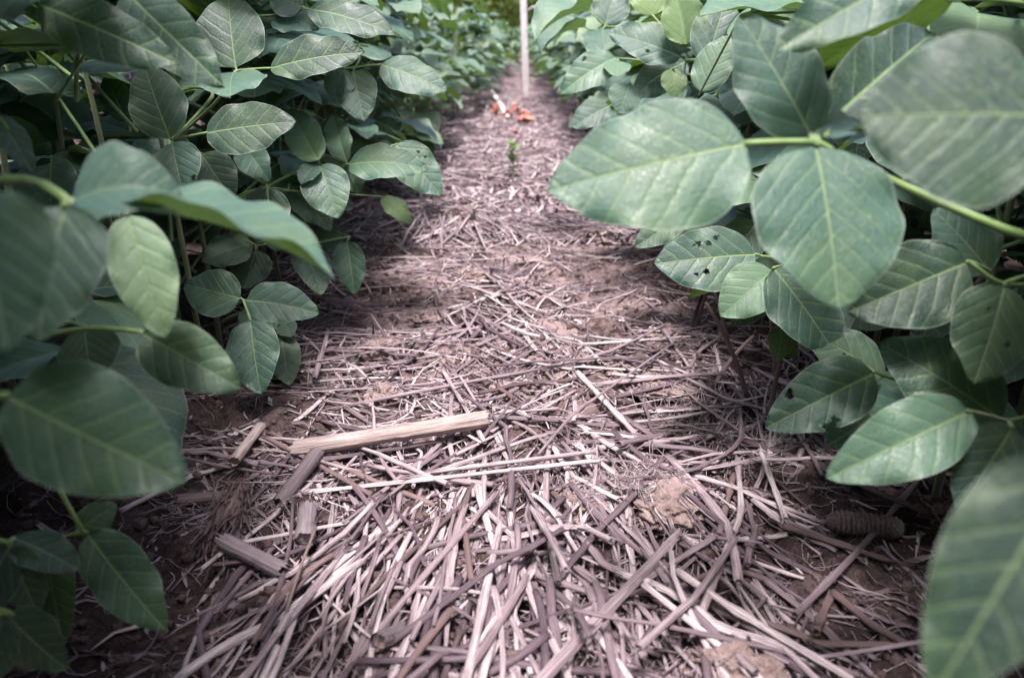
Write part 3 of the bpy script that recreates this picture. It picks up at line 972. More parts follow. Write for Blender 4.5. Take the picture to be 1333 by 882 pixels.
T(-1, 168, 165, .90, [l(165, 158, 138, 98, 40, .9, FC, .2, .05, tone=.05), l(170, 172, 90, 158, 26, .9, UP, .1, .05, tone=.02), l(172, 168, 190, 100, 36, .92, FC)], sy=1.0)
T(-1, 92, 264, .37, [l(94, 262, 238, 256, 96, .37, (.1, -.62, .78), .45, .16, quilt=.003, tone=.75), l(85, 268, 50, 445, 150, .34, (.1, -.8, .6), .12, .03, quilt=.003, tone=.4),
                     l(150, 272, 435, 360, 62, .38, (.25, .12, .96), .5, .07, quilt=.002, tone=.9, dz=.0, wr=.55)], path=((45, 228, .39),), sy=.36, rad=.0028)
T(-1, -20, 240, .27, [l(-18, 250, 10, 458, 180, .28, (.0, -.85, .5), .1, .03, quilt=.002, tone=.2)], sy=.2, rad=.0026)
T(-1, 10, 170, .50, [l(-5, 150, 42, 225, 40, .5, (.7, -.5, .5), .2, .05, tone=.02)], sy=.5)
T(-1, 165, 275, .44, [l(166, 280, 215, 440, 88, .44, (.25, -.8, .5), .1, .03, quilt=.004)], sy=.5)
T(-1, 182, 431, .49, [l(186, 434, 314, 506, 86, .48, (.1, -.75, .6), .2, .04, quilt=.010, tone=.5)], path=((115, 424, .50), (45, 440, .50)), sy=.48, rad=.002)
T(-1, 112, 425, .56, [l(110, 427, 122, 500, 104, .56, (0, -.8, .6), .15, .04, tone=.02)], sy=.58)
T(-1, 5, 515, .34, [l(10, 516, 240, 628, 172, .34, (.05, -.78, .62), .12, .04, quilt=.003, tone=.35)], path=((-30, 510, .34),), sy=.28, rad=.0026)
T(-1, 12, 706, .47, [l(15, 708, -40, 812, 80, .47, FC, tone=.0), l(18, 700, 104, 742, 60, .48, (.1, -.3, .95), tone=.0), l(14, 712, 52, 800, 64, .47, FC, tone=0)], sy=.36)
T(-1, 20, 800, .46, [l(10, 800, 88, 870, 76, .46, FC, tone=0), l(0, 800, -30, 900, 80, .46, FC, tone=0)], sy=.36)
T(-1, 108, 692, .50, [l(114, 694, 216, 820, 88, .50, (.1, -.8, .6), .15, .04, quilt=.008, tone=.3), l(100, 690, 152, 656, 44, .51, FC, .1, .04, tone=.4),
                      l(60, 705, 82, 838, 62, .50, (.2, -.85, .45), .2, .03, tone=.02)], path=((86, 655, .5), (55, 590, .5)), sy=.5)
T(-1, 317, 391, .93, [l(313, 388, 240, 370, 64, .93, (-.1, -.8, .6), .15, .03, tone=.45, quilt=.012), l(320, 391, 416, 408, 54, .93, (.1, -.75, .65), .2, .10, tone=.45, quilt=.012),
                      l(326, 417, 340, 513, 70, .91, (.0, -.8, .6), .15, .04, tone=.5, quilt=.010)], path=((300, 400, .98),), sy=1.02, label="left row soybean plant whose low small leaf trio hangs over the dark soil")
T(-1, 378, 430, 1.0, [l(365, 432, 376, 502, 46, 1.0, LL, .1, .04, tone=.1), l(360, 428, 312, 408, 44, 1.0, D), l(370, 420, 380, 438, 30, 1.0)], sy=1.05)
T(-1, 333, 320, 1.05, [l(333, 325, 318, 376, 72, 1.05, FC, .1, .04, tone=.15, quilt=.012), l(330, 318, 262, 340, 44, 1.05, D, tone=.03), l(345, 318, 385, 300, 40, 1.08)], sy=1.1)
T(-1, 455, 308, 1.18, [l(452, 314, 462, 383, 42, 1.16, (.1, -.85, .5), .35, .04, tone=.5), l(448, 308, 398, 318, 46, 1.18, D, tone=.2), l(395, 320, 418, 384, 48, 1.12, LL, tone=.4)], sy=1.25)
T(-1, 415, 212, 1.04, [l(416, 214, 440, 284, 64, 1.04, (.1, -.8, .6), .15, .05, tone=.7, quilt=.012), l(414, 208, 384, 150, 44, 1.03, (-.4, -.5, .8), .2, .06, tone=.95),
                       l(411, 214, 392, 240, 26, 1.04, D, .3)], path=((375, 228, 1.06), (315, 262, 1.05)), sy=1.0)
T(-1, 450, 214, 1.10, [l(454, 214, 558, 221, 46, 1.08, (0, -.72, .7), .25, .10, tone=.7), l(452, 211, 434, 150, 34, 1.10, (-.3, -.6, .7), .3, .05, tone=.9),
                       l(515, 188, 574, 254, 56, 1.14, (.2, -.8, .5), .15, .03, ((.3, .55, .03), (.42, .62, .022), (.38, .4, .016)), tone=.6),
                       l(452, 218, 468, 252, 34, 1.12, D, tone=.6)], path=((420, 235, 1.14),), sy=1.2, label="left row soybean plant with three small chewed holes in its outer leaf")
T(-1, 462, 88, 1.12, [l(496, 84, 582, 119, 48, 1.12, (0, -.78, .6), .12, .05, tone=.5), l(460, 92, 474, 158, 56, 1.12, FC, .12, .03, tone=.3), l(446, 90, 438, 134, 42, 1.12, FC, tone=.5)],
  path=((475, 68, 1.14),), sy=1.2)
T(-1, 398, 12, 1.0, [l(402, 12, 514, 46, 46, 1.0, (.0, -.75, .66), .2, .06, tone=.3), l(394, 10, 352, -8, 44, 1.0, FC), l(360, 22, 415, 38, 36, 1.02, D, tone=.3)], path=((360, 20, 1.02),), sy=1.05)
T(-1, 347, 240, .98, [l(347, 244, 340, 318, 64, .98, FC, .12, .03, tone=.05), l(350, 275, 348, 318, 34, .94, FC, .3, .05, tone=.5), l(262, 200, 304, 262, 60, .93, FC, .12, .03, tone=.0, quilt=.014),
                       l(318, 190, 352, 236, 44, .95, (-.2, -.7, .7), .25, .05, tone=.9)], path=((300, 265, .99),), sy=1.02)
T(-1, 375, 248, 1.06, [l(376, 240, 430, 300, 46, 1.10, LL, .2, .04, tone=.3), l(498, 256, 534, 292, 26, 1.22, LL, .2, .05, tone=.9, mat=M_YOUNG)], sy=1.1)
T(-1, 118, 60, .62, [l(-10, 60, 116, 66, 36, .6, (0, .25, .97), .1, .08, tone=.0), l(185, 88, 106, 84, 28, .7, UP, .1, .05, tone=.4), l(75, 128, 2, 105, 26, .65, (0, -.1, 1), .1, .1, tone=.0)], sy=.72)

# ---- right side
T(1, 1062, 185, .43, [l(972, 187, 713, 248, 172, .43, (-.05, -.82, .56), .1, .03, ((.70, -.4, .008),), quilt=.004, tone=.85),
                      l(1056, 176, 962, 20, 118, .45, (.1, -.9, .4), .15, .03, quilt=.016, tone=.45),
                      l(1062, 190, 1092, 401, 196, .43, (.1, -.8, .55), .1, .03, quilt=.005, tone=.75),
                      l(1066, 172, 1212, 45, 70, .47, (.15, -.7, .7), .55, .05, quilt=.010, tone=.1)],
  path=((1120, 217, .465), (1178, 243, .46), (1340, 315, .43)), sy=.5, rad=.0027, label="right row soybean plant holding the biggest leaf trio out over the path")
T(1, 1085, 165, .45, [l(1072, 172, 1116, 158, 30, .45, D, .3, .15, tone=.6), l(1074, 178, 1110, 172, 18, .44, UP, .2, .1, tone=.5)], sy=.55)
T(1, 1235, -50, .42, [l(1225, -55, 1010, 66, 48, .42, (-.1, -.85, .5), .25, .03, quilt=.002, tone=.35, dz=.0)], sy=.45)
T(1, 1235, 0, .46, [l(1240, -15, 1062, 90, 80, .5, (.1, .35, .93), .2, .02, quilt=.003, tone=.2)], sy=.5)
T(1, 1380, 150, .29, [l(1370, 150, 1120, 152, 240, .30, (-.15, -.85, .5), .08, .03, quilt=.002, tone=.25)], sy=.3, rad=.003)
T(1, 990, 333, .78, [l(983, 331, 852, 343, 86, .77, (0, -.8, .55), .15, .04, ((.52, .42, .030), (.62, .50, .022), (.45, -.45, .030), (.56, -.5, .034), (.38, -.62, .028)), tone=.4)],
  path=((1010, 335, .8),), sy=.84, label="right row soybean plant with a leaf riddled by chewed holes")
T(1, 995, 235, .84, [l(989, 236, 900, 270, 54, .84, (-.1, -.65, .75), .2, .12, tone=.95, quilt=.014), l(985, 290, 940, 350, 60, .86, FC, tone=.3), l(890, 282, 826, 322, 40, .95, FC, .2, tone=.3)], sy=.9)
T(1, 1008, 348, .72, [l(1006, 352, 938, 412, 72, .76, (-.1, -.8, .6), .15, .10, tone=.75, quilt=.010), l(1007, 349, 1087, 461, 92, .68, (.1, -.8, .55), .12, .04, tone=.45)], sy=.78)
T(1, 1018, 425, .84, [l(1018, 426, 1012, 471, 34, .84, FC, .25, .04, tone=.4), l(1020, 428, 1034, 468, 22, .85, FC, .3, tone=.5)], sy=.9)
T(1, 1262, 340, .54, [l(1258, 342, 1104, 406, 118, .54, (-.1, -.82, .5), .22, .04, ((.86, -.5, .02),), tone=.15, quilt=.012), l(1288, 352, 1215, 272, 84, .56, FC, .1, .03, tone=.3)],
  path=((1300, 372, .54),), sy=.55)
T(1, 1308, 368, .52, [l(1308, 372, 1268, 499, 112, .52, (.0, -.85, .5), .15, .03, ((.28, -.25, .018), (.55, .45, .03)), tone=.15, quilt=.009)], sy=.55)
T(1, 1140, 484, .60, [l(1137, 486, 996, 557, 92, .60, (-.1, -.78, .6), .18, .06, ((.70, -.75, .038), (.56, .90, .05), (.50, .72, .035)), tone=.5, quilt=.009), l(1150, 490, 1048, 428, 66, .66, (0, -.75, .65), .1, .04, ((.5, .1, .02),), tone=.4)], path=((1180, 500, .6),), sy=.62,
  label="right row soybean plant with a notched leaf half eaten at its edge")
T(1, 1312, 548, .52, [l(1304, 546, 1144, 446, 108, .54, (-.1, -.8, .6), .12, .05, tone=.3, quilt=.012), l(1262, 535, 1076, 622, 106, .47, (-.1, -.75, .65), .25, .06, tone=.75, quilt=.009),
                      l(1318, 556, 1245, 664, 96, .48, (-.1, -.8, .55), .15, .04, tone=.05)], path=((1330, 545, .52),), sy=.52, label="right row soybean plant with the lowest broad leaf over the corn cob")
T(1, 1420, 640, .25, [l(1400, 600, 1215, 905, 210, .22, (-.45, -.7, .55), .25, .05, quilt=.002, tone=.0)], sy=.2, rad=.003)  # leaf colour darkened to carry the corner vignetting
T(1, 804, 76, 1.36, [l(802, 75, 729, 123, 46, 1.35, (-.1, -.8, .55), .25, .08, ((.42, -.75, .04),), tone=.7), l(805, 80, 802, 100, 44, 1.34, (0, -.5, .85), tone=.9)], sy=1.45)
T(1, 892, 78, 1.18, [l(886, 74, 792, 42, 54, 1.17, (0, -.8, .55), .15, .04, ((.42, .4, .03),), tone=.5), l(920, 82, 948, -12, 62, 1.12, FC, .1, .03, tone=.4), l(893, 80, 822, 128, 50, 1.22, FC, .1, .1, tone=.3)], sy=1.25)
T(1, 788, 34, 1.5, [l(788, 33, 803, -20, 50, 1.5, FC, .1, .03, tone=.4), l(766, 14, 697, 52, 32, 1.5, (-.3, -.25, .9), .6, .10, tone=.7, dz=-.02), l(784, 38, 786, 66, 46, 1.48, D, tone=.5)], sy=1.6)
T(1, 765, 38, 1.7, [l(762, 36, 704, 70, 32, 1.6, (-.3, -.2, .9), .6, .12, tone=.7, dz=-.02), l(772, 40, 780, 80, 36, 1.7, D)], sy=1.8)
T(1, 796, 138, 1.3, [l(794, 138, 744, 166, 38, 1.3, (0, -.8, .6), .15, .05, tone=.4), l(820, 110, 806, 148, 46, 1.2, FC, .1, .05, tone=.4), l(875, 90, 880, 130, 34, 1.15, FC, .2, tone=.15, mat=M_YOUNG)], sy=1.35)
T(1, 882, 60, 1.15, [l(893, 58, 880, -10, 60, 1.14, (-.2, -.85, .4), .4, .03, tone=.9, mat=M_YOUNG), l(850, 20, 838, -25, 60, 1.2, FC, tone=.9, mat=M_YOUNG)], sy=1.2)
T(1, 965, 20, .8, [l(1060, 15, 912, 22, 34, .85, (0, -.2, .97), .3, .05, tone=.8), l(912, 120, 948, 45, 50, .95, (-.3, -.8, .4), .1, .03, tone=.85), l(990, 12, 1010, -40, 60, .9, FC)], sy=.9)

HERO_LABELS_L = ["left row soybean plant reaching over the frame's top left corner", "left row soybean plant behind the top left corner leaves"]
# gather heroes by plant
by_plant = {}
for h in HERO:
    side, jx, jy, z, lfs, path, sy, label, rad = h
    J = pix(jx, jy, z)
    yy = J[1] if sy is None else sy
    key = (side, round((yy) / .13))
    by_plant.setdefault(key, []).append(h)

def stem_top(seed): return .50 + .04 * math.sin(seed * 2.3)

def make_hero_plant(key, lst):
    side, k = key
    x0 = side * ROWX + .015 * math.sin(k * 2.1); y0 = k * .13
    org = np.array([x0, y0, 0.0])
    lab = next((h[7] for h in lst if h[7]), None)
    rt = empty("soybean_plant", org, category="plant", group="soybean plants in the two rows beside the path")
    H = .53
    P = np.array([[.012 * math.sin(k + t * 3), .012 * math.cos(k * 2 + t * 3), t * H] for t in np.linspace(0, 1, 10)])
    V, F, uv = tube(P, np.linspace(.0042, .0016, 10), 8)
    obj("stem", mesh_np("stem", V, F, M_STEM, uv), rt)
    for (sd_, jx, jy, z, lfs, path, sy, label, rad) in lst:
        J = pix(jx, jy, z) - org
        pts = [J] + [pix(*p) - org for p in path]
        last = pts[-1]
        za = float(np.clip(last[2] - .35 * math.hypot(last[0], last[1]), .03, H - .04))
        tgt = np.array([.01 * math.sin(k), 0, za])
        mid = (last + tgt) / 2 + [0, 0, .02]
        if len(pts) == 1:
            curve = bez(tgt, mid + [0, 0, .02], J, 12)
        else:
            seg = np.vstack([tgt[None], mid[None], np.array(pts[::-1])])
            d = np.concatenate([[0], np.cumsum(np.linalg.norm(np.diff(seg, axis=0), axis=1))])
            t = np.linspace(0, d[-1], 18)
            curve = np.stack([np.interp(t, d, seg[:, i]) for i in range(3)], -1)
            for _ in range(2):
                curve[1:-1] = (curve[:-2] + 2 * curve[1:-1] + curve[2:]) / 4
        pa = Acc()
        V, F, uv = tube(curve, np.linspace(rad * 1.3, rad * .85, len(curve)), 8); pa.add(V, F, uv, None, .5)
        lf = obj("leaf", None, rt)
        for L_ in lfs:
            bx, by, tx, ty, w, zz, n_, fold, bow, holes, kw, tone = L_
            o, B = hero_leaflet(lf, org, bx, by, tx, ty, w, zz, n_, fold, bow, holes, kw, tone)
            Bl = B - org
            V, F, uv = tube(bez(J, (J + Bl) / 2 + [0, 0, .001], Bl + (Bl - J) * .04 + 1e-5, 6), rad * .75, 8)
            pa.add(V, F, uv, None, .5)
        obj("petiole", pa.build("petiole", M_PET), lf)
    return rt, lab

hero_roots = {}
for key in sorted(by_plant):
    hero_roots[key] = make_hero_plant(key, by_plant[key])
for k_, (side, n_) in enumerate(sorted(by_plant)):
    pass
ordn = ["first", "second", "third", "fourth", "fifth", "sixth", "seventh", "eighth", "ninth", "tenth", "eleventh", "twelfth", "thirteenth", "fourteenth"]
for side in (-1, 1):
    ks = sorted(k for k in hero_roots if k[0] == side)
    for i, k in enumerate(ks):
        rt, lab = hero_roots[k]
        rt["label"] = lab or ("broad-leaved soybean plant, %s from the front in the %s row" % (ordn[i], "left" if side < 0 else "right"))
if warn: open("/tmp/warn.txt","w").write(repr(warn))

# ------------------------------------------------------------------ generic soybean plants
PATH = np.array([(640, 92), (612, 150), (572, 200), (545, 255), (500, 320), (462, 372), (415, 430), (388, 500), (250, 520), (235, 600), (160, 660), (232, 700), (232, 820), (120, 900),
                 (1190, 900), (1215, 700), (1065, 630), (1005, 562), (1010, 480), (945, 425), (935, 385), (850, 372), (800, 318), (735, 235), (742, 175), (712, 100)], float)
def in_path(x, y):
    c = np.zeros(len(x), bool); j = len(PATH) - 1
    for i in range(len(PATH)):
        xi, yi = PATH[i]; xj, yj = PATH[j]
        with np.errstate(divide='ignore', invalid='ignore'):
            c ^= ((yi > y) != (yj > y)) & (x < (xj - xi) * (y - yi) / (yj - yi + 1e-12) + xi)
        j = i
    return c

def leaf_ok(P):
    if P[:, 2].min() > .36 and P[:, 1].min() < .7 and np.abs(P[:, 0]).min() < (.11 if P[:, 1].max() < .33 else .22): return False
    x, y, z = project(P)
    vis = (z > .03) & (x > -20) & (x < 1353) & (y > -20) & (y < 902)
    if not vis.any(): return True
    lim = np.where((x < 110) & (y > 650) | (x > 1262) & (y > 560), .40, .55)
    if (z[vis] < lim[vis]).any(): return False
    if in_path(x[vis], y[vis]).mean() > .04: return False
    if z.min() < 8 and ((x[vis] > 598) & (x[vis] < 722) & (y[vis] < 70)).any(): return False
    i = np.clip((y[vis] // 4).astype(int), 0, 221); j = np.clip((x[vis] // 4).astype(int), 0, 333)
    if (z[vis] < HD[i, j] + .015)[HD[i, j] < 50].mean() > .0 if (HD[i, j] < 50).any() else False: return False
    return True

def proto(seed, nu, nv, H=.54):
    """list of leaves: each (petiole mesh data, [leaflet mesh data]) plus stem"""
    r = random.Random(seed)
    leaves = []
    lean = r.uniform(-.03, .03), r.uniform(-.03, .03)
    def stem_at(h): return np.array([lean[0] * h / H + .01 * math.sin(h * 9 + seed), lean[1] * h / H, h])
    Ps = np.array([stem_at(h) for h in np.linspace(0, H, 10)])
    stem = tube(Ps, np.linspace(.0045, .0016, 10), 6)
    az = r.uniform(0, 6.28)
    h = .07
    while h < H:
        az += math.pi + r.gauss(0, .5)
        pl = r.uniform(.10, .20) * (1.0 if h < H * .8 else .6)
        el = r.uniform(.35, .9)
        dv = np.array([math.cos(az), math.sin(az), 0])
        A = stem_at(h)
        J = A + dv * pl * math.cos(el) + np.array([0, 0, pl * math.sin(el)])
        if J[2] > H + .06: J[2] = H + .06 * r.random()
        pc = bez(A, A + dv * pl * .35 + [0, 0, pl * .5 * math.sin(el)], J, 6)
        pg = Acc()
        V, F, uv = tube(pc, np.linspace(.0022, .0014, 6), 6, cap=False); pg.add(V, F, uv, None, .5)
        lfs = []
        droop = r.uniform(.1, .75)
        lat = np.cross([0, 0, 1], dv)
        base = r.uniform(.085, .125) * (.8 if h > H * .85 else 1)
        for q in (0, 1, -1):
            if q == 0:
                B = J + dv * .022 - [0, 0, .004]; d = dv + .15 * r.gauss(0, 1) * lat - np.array([0, 0, droop]); L = base
                nrm = np.array([0, 0, 1.0]) + dv * droop * .9 + lat * r.gauss(0, .2)
            else:
                B = J.copy(); d = dv * r.uniform(.0, .5) + lat * q - np.array([0, 0, r.uniform(.0, .6)]); L = base * r.uniform(.82, .95)
                nrm = np.array([0, 0, 1.0]) + lat * q * r.uniform(.0, .5) + dv * r.uniform(0, .4)
            fr = frame(B, d, nrm)
            V, F, uv, uv2 = leaflet(L, L * r.uniform(.62, .78), r.uniform(.05, .4), r.uniform(.0, .12), nu=nu, nv=nv, seed=r.random() * 9, ripple=r.uniform(.01, .035), curl=r.uniform(-.1, .35), pear=r.uniform(.70, .92), asym=r.uniform(-.12, .12), twist=r.gauss(0, .35),
                                    quilt=.0014 if nu > 8 else 0)
            W_ = V @ fr.T + B
            lfs.append((W_, F, uv, uv2, r.random()))
            V, F, uv = tube(np.array([J, (J + B) / 2 + 1e-4, B + 1e-4]), .0011, 6, cap=False); pg.add(V, F, uv, None, .5)
        leaves.append((pg, lfs, np.concatenate([a[0][::max(1, len(a[0]) // 24)] for a in lfs])))
        h += r.uniform(.022, .045)
    return stem, leaves

near_protos = []
for s in range(5):
    stem, leaves = proto(100 + s, 16, 10)
    ms = mesh_np("stem", *stem[:2], M_STEM, stem[2])
    out = []
    for pg, lfs, smp in leaves:
        out.append((pg.build("petiole", M_PET), [mesh_np("leaflet", a, b, M_LEAF, c, d, e) for a, b, c, d, e in lfs], smp))
    near_protos.append((ms, out))
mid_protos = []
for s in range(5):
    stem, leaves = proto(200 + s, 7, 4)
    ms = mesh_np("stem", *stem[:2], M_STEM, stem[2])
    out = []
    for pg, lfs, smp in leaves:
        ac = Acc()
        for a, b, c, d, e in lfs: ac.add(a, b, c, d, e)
        out.append((pg.build("petiole", M_PET), [ac.build("leaflets", M_LEAF_SHEEN)], smp))
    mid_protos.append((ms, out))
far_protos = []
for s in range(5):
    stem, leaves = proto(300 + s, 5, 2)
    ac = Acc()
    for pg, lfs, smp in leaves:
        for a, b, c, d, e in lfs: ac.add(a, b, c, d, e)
    far_protos.append((mesh_np("stem", *stem[:2], M_STEM, stem[2]), ac.build("foliage", M_LEAF_SHEEN), ac.build("foliage", M_YOUNG)))

bush_protos = []
for s in range(4):
    ac = Acc(); st_ = None
    for q in range(3):
        stem, leaves = proto(400 + s * 3 + q, 5, 2, .50 + .03 * q)
        off = np.array([random.gauss(0, .05), random.gauss(0, .05), 0]) if q else np.zeros(3)
        st_ = st_ or stem
        for pg, lfs, smp in leaves:
            for a, b, c, d, e in lfs: ac.add(a + off, b, c, d, e)
    bush_protos.append((mesh_np("stem", *st_[:2], M_STEM, st_[2]), ac.build("foliage", M_LEAF), None))
ROWG = "soybean plants in the two rows beside the path"
def place(x, y, label, kind, group=ROWG, sc=1.0, rz=None, root=None, young=False):
    rz = random.uniform(0, 6.28) if rz is None else rz
    Mx = Matrix.Rotation(rz, 4, 'Z')
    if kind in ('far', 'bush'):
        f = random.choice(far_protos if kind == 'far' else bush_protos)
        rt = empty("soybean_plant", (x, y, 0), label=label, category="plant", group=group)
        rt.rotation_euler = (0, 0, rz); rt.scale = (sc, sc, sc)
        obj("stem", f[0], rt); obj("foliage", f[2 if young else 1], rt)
        return
    ms, leaves = random.choice(near_protos if kind == 'near' else mid_protos)
    c, s_ = math.cos(rz), math.sin(rz)
    Rm = np.array([[c, -s_, 0], [s_, c, 0], [0, 0, 1]]) * sc
    good = [lv for lv in leaves if leaf_ok(lv[2] @ Rm.T + [x, y, 0])]
    if root is None:
        rt = empty("soybean_plant", (x, y, 0), label=label, category="plant", group=group)
        rt.rotation_euler = (0, 0, rz); rt.scale = (sc, sc, sc)
        st_ = ms
        obj("stem", st_, rt)
    else:
        rt = root
    for pm, lms, smp in good:
        if kind == 'near':
            lf = obj("leaf", None, rt)
            if root is not None:
                lf.rotation_euler = (0, 0, rz); lf.scale = (sc, sc, sc)
            obj("petiole", pm, lf)
            for q in lms: obj("leaflet", q, lf)
        else:
            lf = obj("leaf", lms[0], rt); obj("petiole", pm, lf)

def visible_zone(side, y):
    w = "left" if side < 0 else "right"
    if y < .4: return "soybean plant of the %s row beside the viewer, at the frame's edge" % w
    if y < 1.2: return "soybean plant filling in the near %s row between the large leaves" % w
    if y < 2.0: return "leafy soybean plant in the %s row, just past the near plants" % w
    if y < 3.2: return "leafy soybean plant midway along the %s row" % w
    if y < 6.0: return "slightly blurred soybean plant farther along the %s row" % w
    return "small blurred soybean plant near the far end of the %s row" % w

for side in (-1, 1):
    y = -.6
    while y < 13.2:
        near = y < 2.1
        key = (side, round(y / .13))
        x = side * (ROWX - .11 * min(max((y - 2.4) / 3.2, 0), 1)) + random.gauss(0, .012 if y < 4 else .035)
        if near and key in hero_roots:
            rt = hero_roots[key][0]
            place(rt.location.x, rt.location.y, None, 'near', root=rt)
            y += .13; continue
        place(x, y, visible_zone(side, y), 'near' if near else ('mid' if y < 4.6 else 'far'), sc=random.uniform(.9, 1.1) if y < 5 else random.uniform(.85, 1.02))
        y += .13 if y < 2.1 else (.15 if y < 4.6 else .22)
# second plants of each hill, filling the row's inside
for side in (-1, 1):
    y = .45
    while y < 2.2:
        place(side * (ROWX + random.uniform(.04, .13)), y, "soybean plant crowded into the inside of the near %s row" % ("left" if side < 0 else "right"), 'near', sc=random.uniform(.95, 1.1))
        y += .15
# rows further out
for side in (-1, 1):
    w = "left" if side < 0 else "right"
    for ox, y, y1, st in ((.36, -.6, 8, .27), (.80, .2, 5, .5)):
        while y < y1:
            place(side * (ROWX + ox) + random.gauss(0, .03), y, "bushy soybean plant in the %s row out on the %s, behind the first row" % ("next" if ox < .8 else "third", w), 'bush', "soybean plants in the outer rows", sc=random.uniform(.95, 1.08))
            y += st if y < 3 else st * 1.6
    # plants added round the viewer, mostly out of frame, to shade the corners
    for y in (-.40, -.22, -.08, .02, .10, .18, .26):
        place(side * random.uniform(.33, .41), y, "added tall soybean plant shading the near corner, %s of the path" % w, 'mid', sc=random.uniform(1.2, 1.35))
for side in (-1, 1):
    w = "left" if side < 0 else "right"
    for y in (-.12, -.02, .08, .17):  # oversized plants added overhead, out of frame, to shade corners and near leaves
        place(side * random.uniform(.28, .33), y, "tallest added soybean plant, shading the near leaves from the %s" % w, 'mid', sc=random.uniform(1.4, 1.6))
# plot across the end of the path
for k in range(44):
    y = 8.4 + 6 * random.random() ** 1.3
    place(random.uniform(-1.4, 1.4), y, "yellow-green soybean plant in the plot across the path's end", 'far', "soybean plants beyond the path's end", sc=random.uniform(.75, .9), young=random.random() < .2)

# purple flowers on a stem at left
fl = bpy.data.meshes
for (px, py, z, lb) in ((124, 112, .98, "purple blossom cluster on a stem in the upper left foliage"), (168, 102, 1.0, "tiny purple blossom behind the dark leaf in the left foliage")):
    pa = Acc()
    for k in range(9 if px < 150 else 4):
        c = np.array([random.gauss(0, .0025), random.gauss(0, .002), random.gauss(0, .006)])
        V, F, uv, uv2 = leaflet(.006, .005, .5, .3, nu=5, nv=4)
        fr = frame(c, rng.normal(size=3), rng.normal(size=3))
        pa.add(V @ fr.T + c, F, uv, uv2, .5)
    o = obj("blossom", pa.build("blossom", M_FLOWER), label=lb, category="blossom")
    o.location = pix(px, py, z)

# ------------------------------------------------------------------ seedling, tape, stake, stick
g = on_plane(668, 234)
sp = empty("weed_seedling", (g[0], g[1], 0), label="lone small green weed seedling standing in the path", category="seedling")
V, F, uv = tube(bez([0, 0, 0], [.004, 0, .05], [-.006, 0, .10], 8), np.linspace(.003, .0015, 8), 8)
obj("stem", mesh_np("stem", V, F, M_PET, uv), sp)
for k, (h_, az, L) in enumerate(((.03, .3, .035), (.035, 3.2, .04), (.055, 1.8, .045), (.06, -.6, .044), (.075, 3.6, .046), (.085, .6, .042), (.097, 2.0, .040), (.10, 4.5, .036))):
    d = np.array([math.cos(az), math.sin(az), .5]); B = np.array([-.001, 0, h_])
    V, F, uv, uv2 = leaflet(L, L * .60, .3, .1, nu=8, nv=6)
    obj("leaf", mesh_np("leaf", V @ frame(B, d, [0, 0, 1]).T + B, F, M_YOUNG, uv, uv2, .2 * k), sp)

def crumpled(px, py, w, h_, seed, label):
    g = on_plane(px, py)
    n1, n2 = 14, 10
    U, W_ = np.meshgrid(np.linspace(-.5, .5, n1 + 1), np.linspace(0, 1, n2 + 1), indexing='ij')
    X = U * w; Z = W_ * h_ * (1 - .5 * np.abs(U)); Y = .02 * np.sin(U * 9 + seed) + .012 * np.sin(W_ * 7 + seed * 2) + .006 * rng.normal(size=U.shape)
    V = np.stack([X + .004 * rng.normal(size=U.shape), Y, Z + .004 * rng.normal(size=U.shape) + .008], -1).reshape(-1, 3)
    me = mesh_np("flagging_tape", V, grid_faces(n1, n2), M_ORANGE)
    o = obj("flagging_tape", me, label=label, category="tape", group="scraps of orange tape lying in the path")
    md = o.modifiers.new("thick", 'SOLIDIFY'); md.thickness = .0006
    o.location = (g[0], g[1], 0); o.rotation_euler = (0, 0, .2 * seed)
crumpled(683, 162, .075, .060, 1, "largest orange tape scrap, rightmost of the group in the path")
crumpled(660, 156, .060, .040, 2, "middle orange tape scrap on the pale stick")
crumpled(645, 153, .035, .075, 3, "leftmost upright orange tape scrap in the path")
crumpled(671, 150, .030, .055, 4, "narrow orange tape scrap behind the largest one")
crumpled(668, 178, .022, .022, 5, "tiny faded orange tape scrap nearest the seedling")

g0 = on_plane(640, 124, .02); g1 = on_plane(661, 152, .02)
V, F, uv = tube(np.array([g0 + [0, 0, .03], (g0 + g1) / 2 + [0, 0, .02], g1]), .013, 10, .6)
obj("pale_stick", mesh_np("pale_stick", V, F, M_WHITE, uv), label="pale stick lying slantwise in the path before the stake", category="stick")

# stake: flat white bar with bevelled edges
g = on_plane(685, 124)
import bmesh
def bar(wx, wy, h_, bev):
    bm = bmesh.new(); bmesh.ops.create_cube(bm, size=1)
    for v in bm.verts: v.co = Vector((v.co.x * wx, v.co.y * wy, (v.co.z + .5) * h_))
    bmesh.ops.bevel(bm, geom=bm.edges[:], offset=bev, segments=2, affect='EDGES')
    return bm
stk = empty("field_stake", (g[0], g[1], -.02), label="white wooden plot stake standing upright at the path's far end", category="stake")
bm = bar(.046, .022, 1.3, .003); me = bpy.data.meshes.new("post"); bm.to_mesh(me); bm.free(); me.materials.append(M_WHITE)
po = obj("post", me, stk)
V, F, uv = tube(np.array([[.03, -.015, .60], [.06, -.02, .62], [.09, -.02, .625], [.105, -.02, .605]]), [.008, .010, .009, .006], 8, .5)
obj("tie", mesh_np("tie", V, F, M_WHITE, uv), stk)
stk.rotation_euler = (0, R(-2.2), 0)

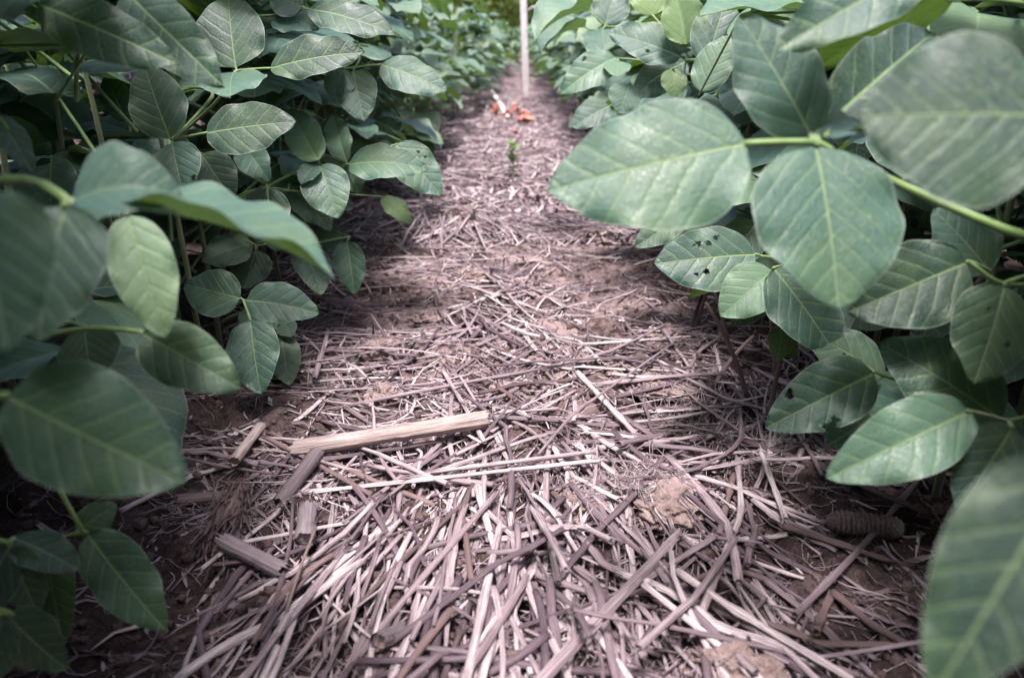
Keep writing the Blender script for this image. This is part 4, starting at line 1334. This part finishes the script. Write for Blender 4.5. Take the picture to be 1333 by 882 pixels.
# ------------------------------------------------------------------ grass beyond the field, trees
gv = np.array([[-60, 17.2, .004 + 0], [60, 17.2, .004], [60, 120, .004], [-60, 120, .004]], float)
mg = mesh_np("grass_strip", np.array([[x, y, .02] for x in np.linspace(-60, 60, 40) for y in np.linspace(17.2, 120, 40)]), grid_faces(39, 39), M_GRASS)
obj("grass_strip", mg, kind="structure")
ga = Acc()
for k in range(9000):
    x, y = random.uniform(-6, 6), random.uniform(17.0, 27)
    h_ = random.uniform(.06, .32); w = random.uniform(.006, .014); a = random.uniform(0, math.pi)
    c, s_ = math.cos(a) * w, math.sin(a) * w; bx, by = random.gauss(0, .05), random.gauss(0, .05)
    V = np.array([[x - c, y - s_, .01], [x + c, y + s_, .01], [x + c * .6 + bx * .4, y + s_ * .6 + by * .4, h_ * .6], [x - c * .6 + bx * .4, y - s_ * .6 + by * .4, h_ * .6],
                  [x + c * .1 + bx, y + s_ * .1 + by, h_], [x - c * .1 + bx, y - s_ * .1 + by, h_]])
    ga.add(V, np.array([[0, 1, 2, 3], [3, 2, 4, 5]]), np.zeros((6, 2)), None, .5)
obj("meadow_grass", ga.build("meadow_grass", M_GRASS), kind="stuff", label="bright green rough grass beyond the soybean plot", category="grass")

def tree_meshes(seed, nleaf=9000):
    r = np.random.default_rng(seed)
    H = 6.0
    ac = Acc()
    tp = np.array([[.08 * math.sin(t * 5 + seed), .08 * math.cos(t * 4), t * H * .8] for t in np.linspace(0, 1, 10)])
    V, F, uv = tube(tp, np.linspace(.16, .05, 10), 10); ac.add(V, F, uv, None, .5)
    ends = []
    for k in range(22):
        t = .08 + .85 * k / 22; b = tp[int(t * 9)]
        a = k * 2.4; ln = 1.9 * (1 - .4 * t)
        e = b + np.array([math.cos(a) * ln, math.sin(a) * ln, .5 * ln * (t - .15)])
        V, F, uv = tube(bez(b, (b + e) / 2 + [0, 0, .2], e, 6), np.linspace(.05, .012, 6), 6); ac.add(V, F, uv, None, .5)
        ends += [e, (b + e) / 2]
    trunk = ac.build("trunk", M_BARK)
    ends = np.array(ends)
    cl = ends[r.integers(0, len(ends), 70)] + r.normal(size=(70, 3)) * [.45, .45, .35]
    c = cl[r.integers(0, 70, nleaf)] + r.normal(size=(nleaf, 3)) * [.34, .34, .26]
    c[:, 2] = np.maximum(c[:, 2], .25 + .3 * r.random(nleaf))
    d = r.normal(size=(nleaf, 3)); d /= np.linalg.norm(d, axis=1, keepdims=True)
    e = np.cross(d, r.normal(size=(nleaf, 3))); e /= np.linalg.norm(e, axis=1, keepdims=True)
    s = r.uniform(.05, .10, (nleaf, 1))
    V = np.stack([c - d * s, c + e * s * .5, c + d * s, c - e * s * .5], 1).reshape(-1, 3)
    F = np.arange(nleaf * 4).reshape(-1, 4)
    return trunk, mesh_np("crown", V, F, M_TREE, None, None, None, False)
tm = [tree_meshes(s) for s in (1, 2, 3)]
tl = ["bushy tree at the left of the gap between the rows", "bushy tree left behind the stake", "bushy tree directly behind the stake", "bushy tree right behind the stake", "bushy tree at the right of the gap between the rows"]
i = 0
for row, yy in enumerate((27.5, 30.5, 34)):
    for k in range(7):
        x = -9 + 3.0 * k + random.uniform(-.5, .5) + row * .8
        t_, c_ = tm[(i + row) % 3]
        lab = ("%s tree in the %s rank of the wood edge behind the field" % (["dark green", "leafy", "low-branched", "bushy", "broad", "dense", "spreading"][k], ["front", "middle", "back"][row]))
        rt = empty("broadleaf_tree", (x, yy + random.uniform(-.6, .6), 0), label=lab, category="tree", group="trees along the wood edge")
        rt.rotation_euler = (0, 0, random.uniform(0, 6)); rt.scale = (1, 1, random.uniform(.85, 1.1))
        obj("trunk", t_, rt); obj("crown", c_, rt)
        i += 1
print("objects", len(bpy.data.objects))
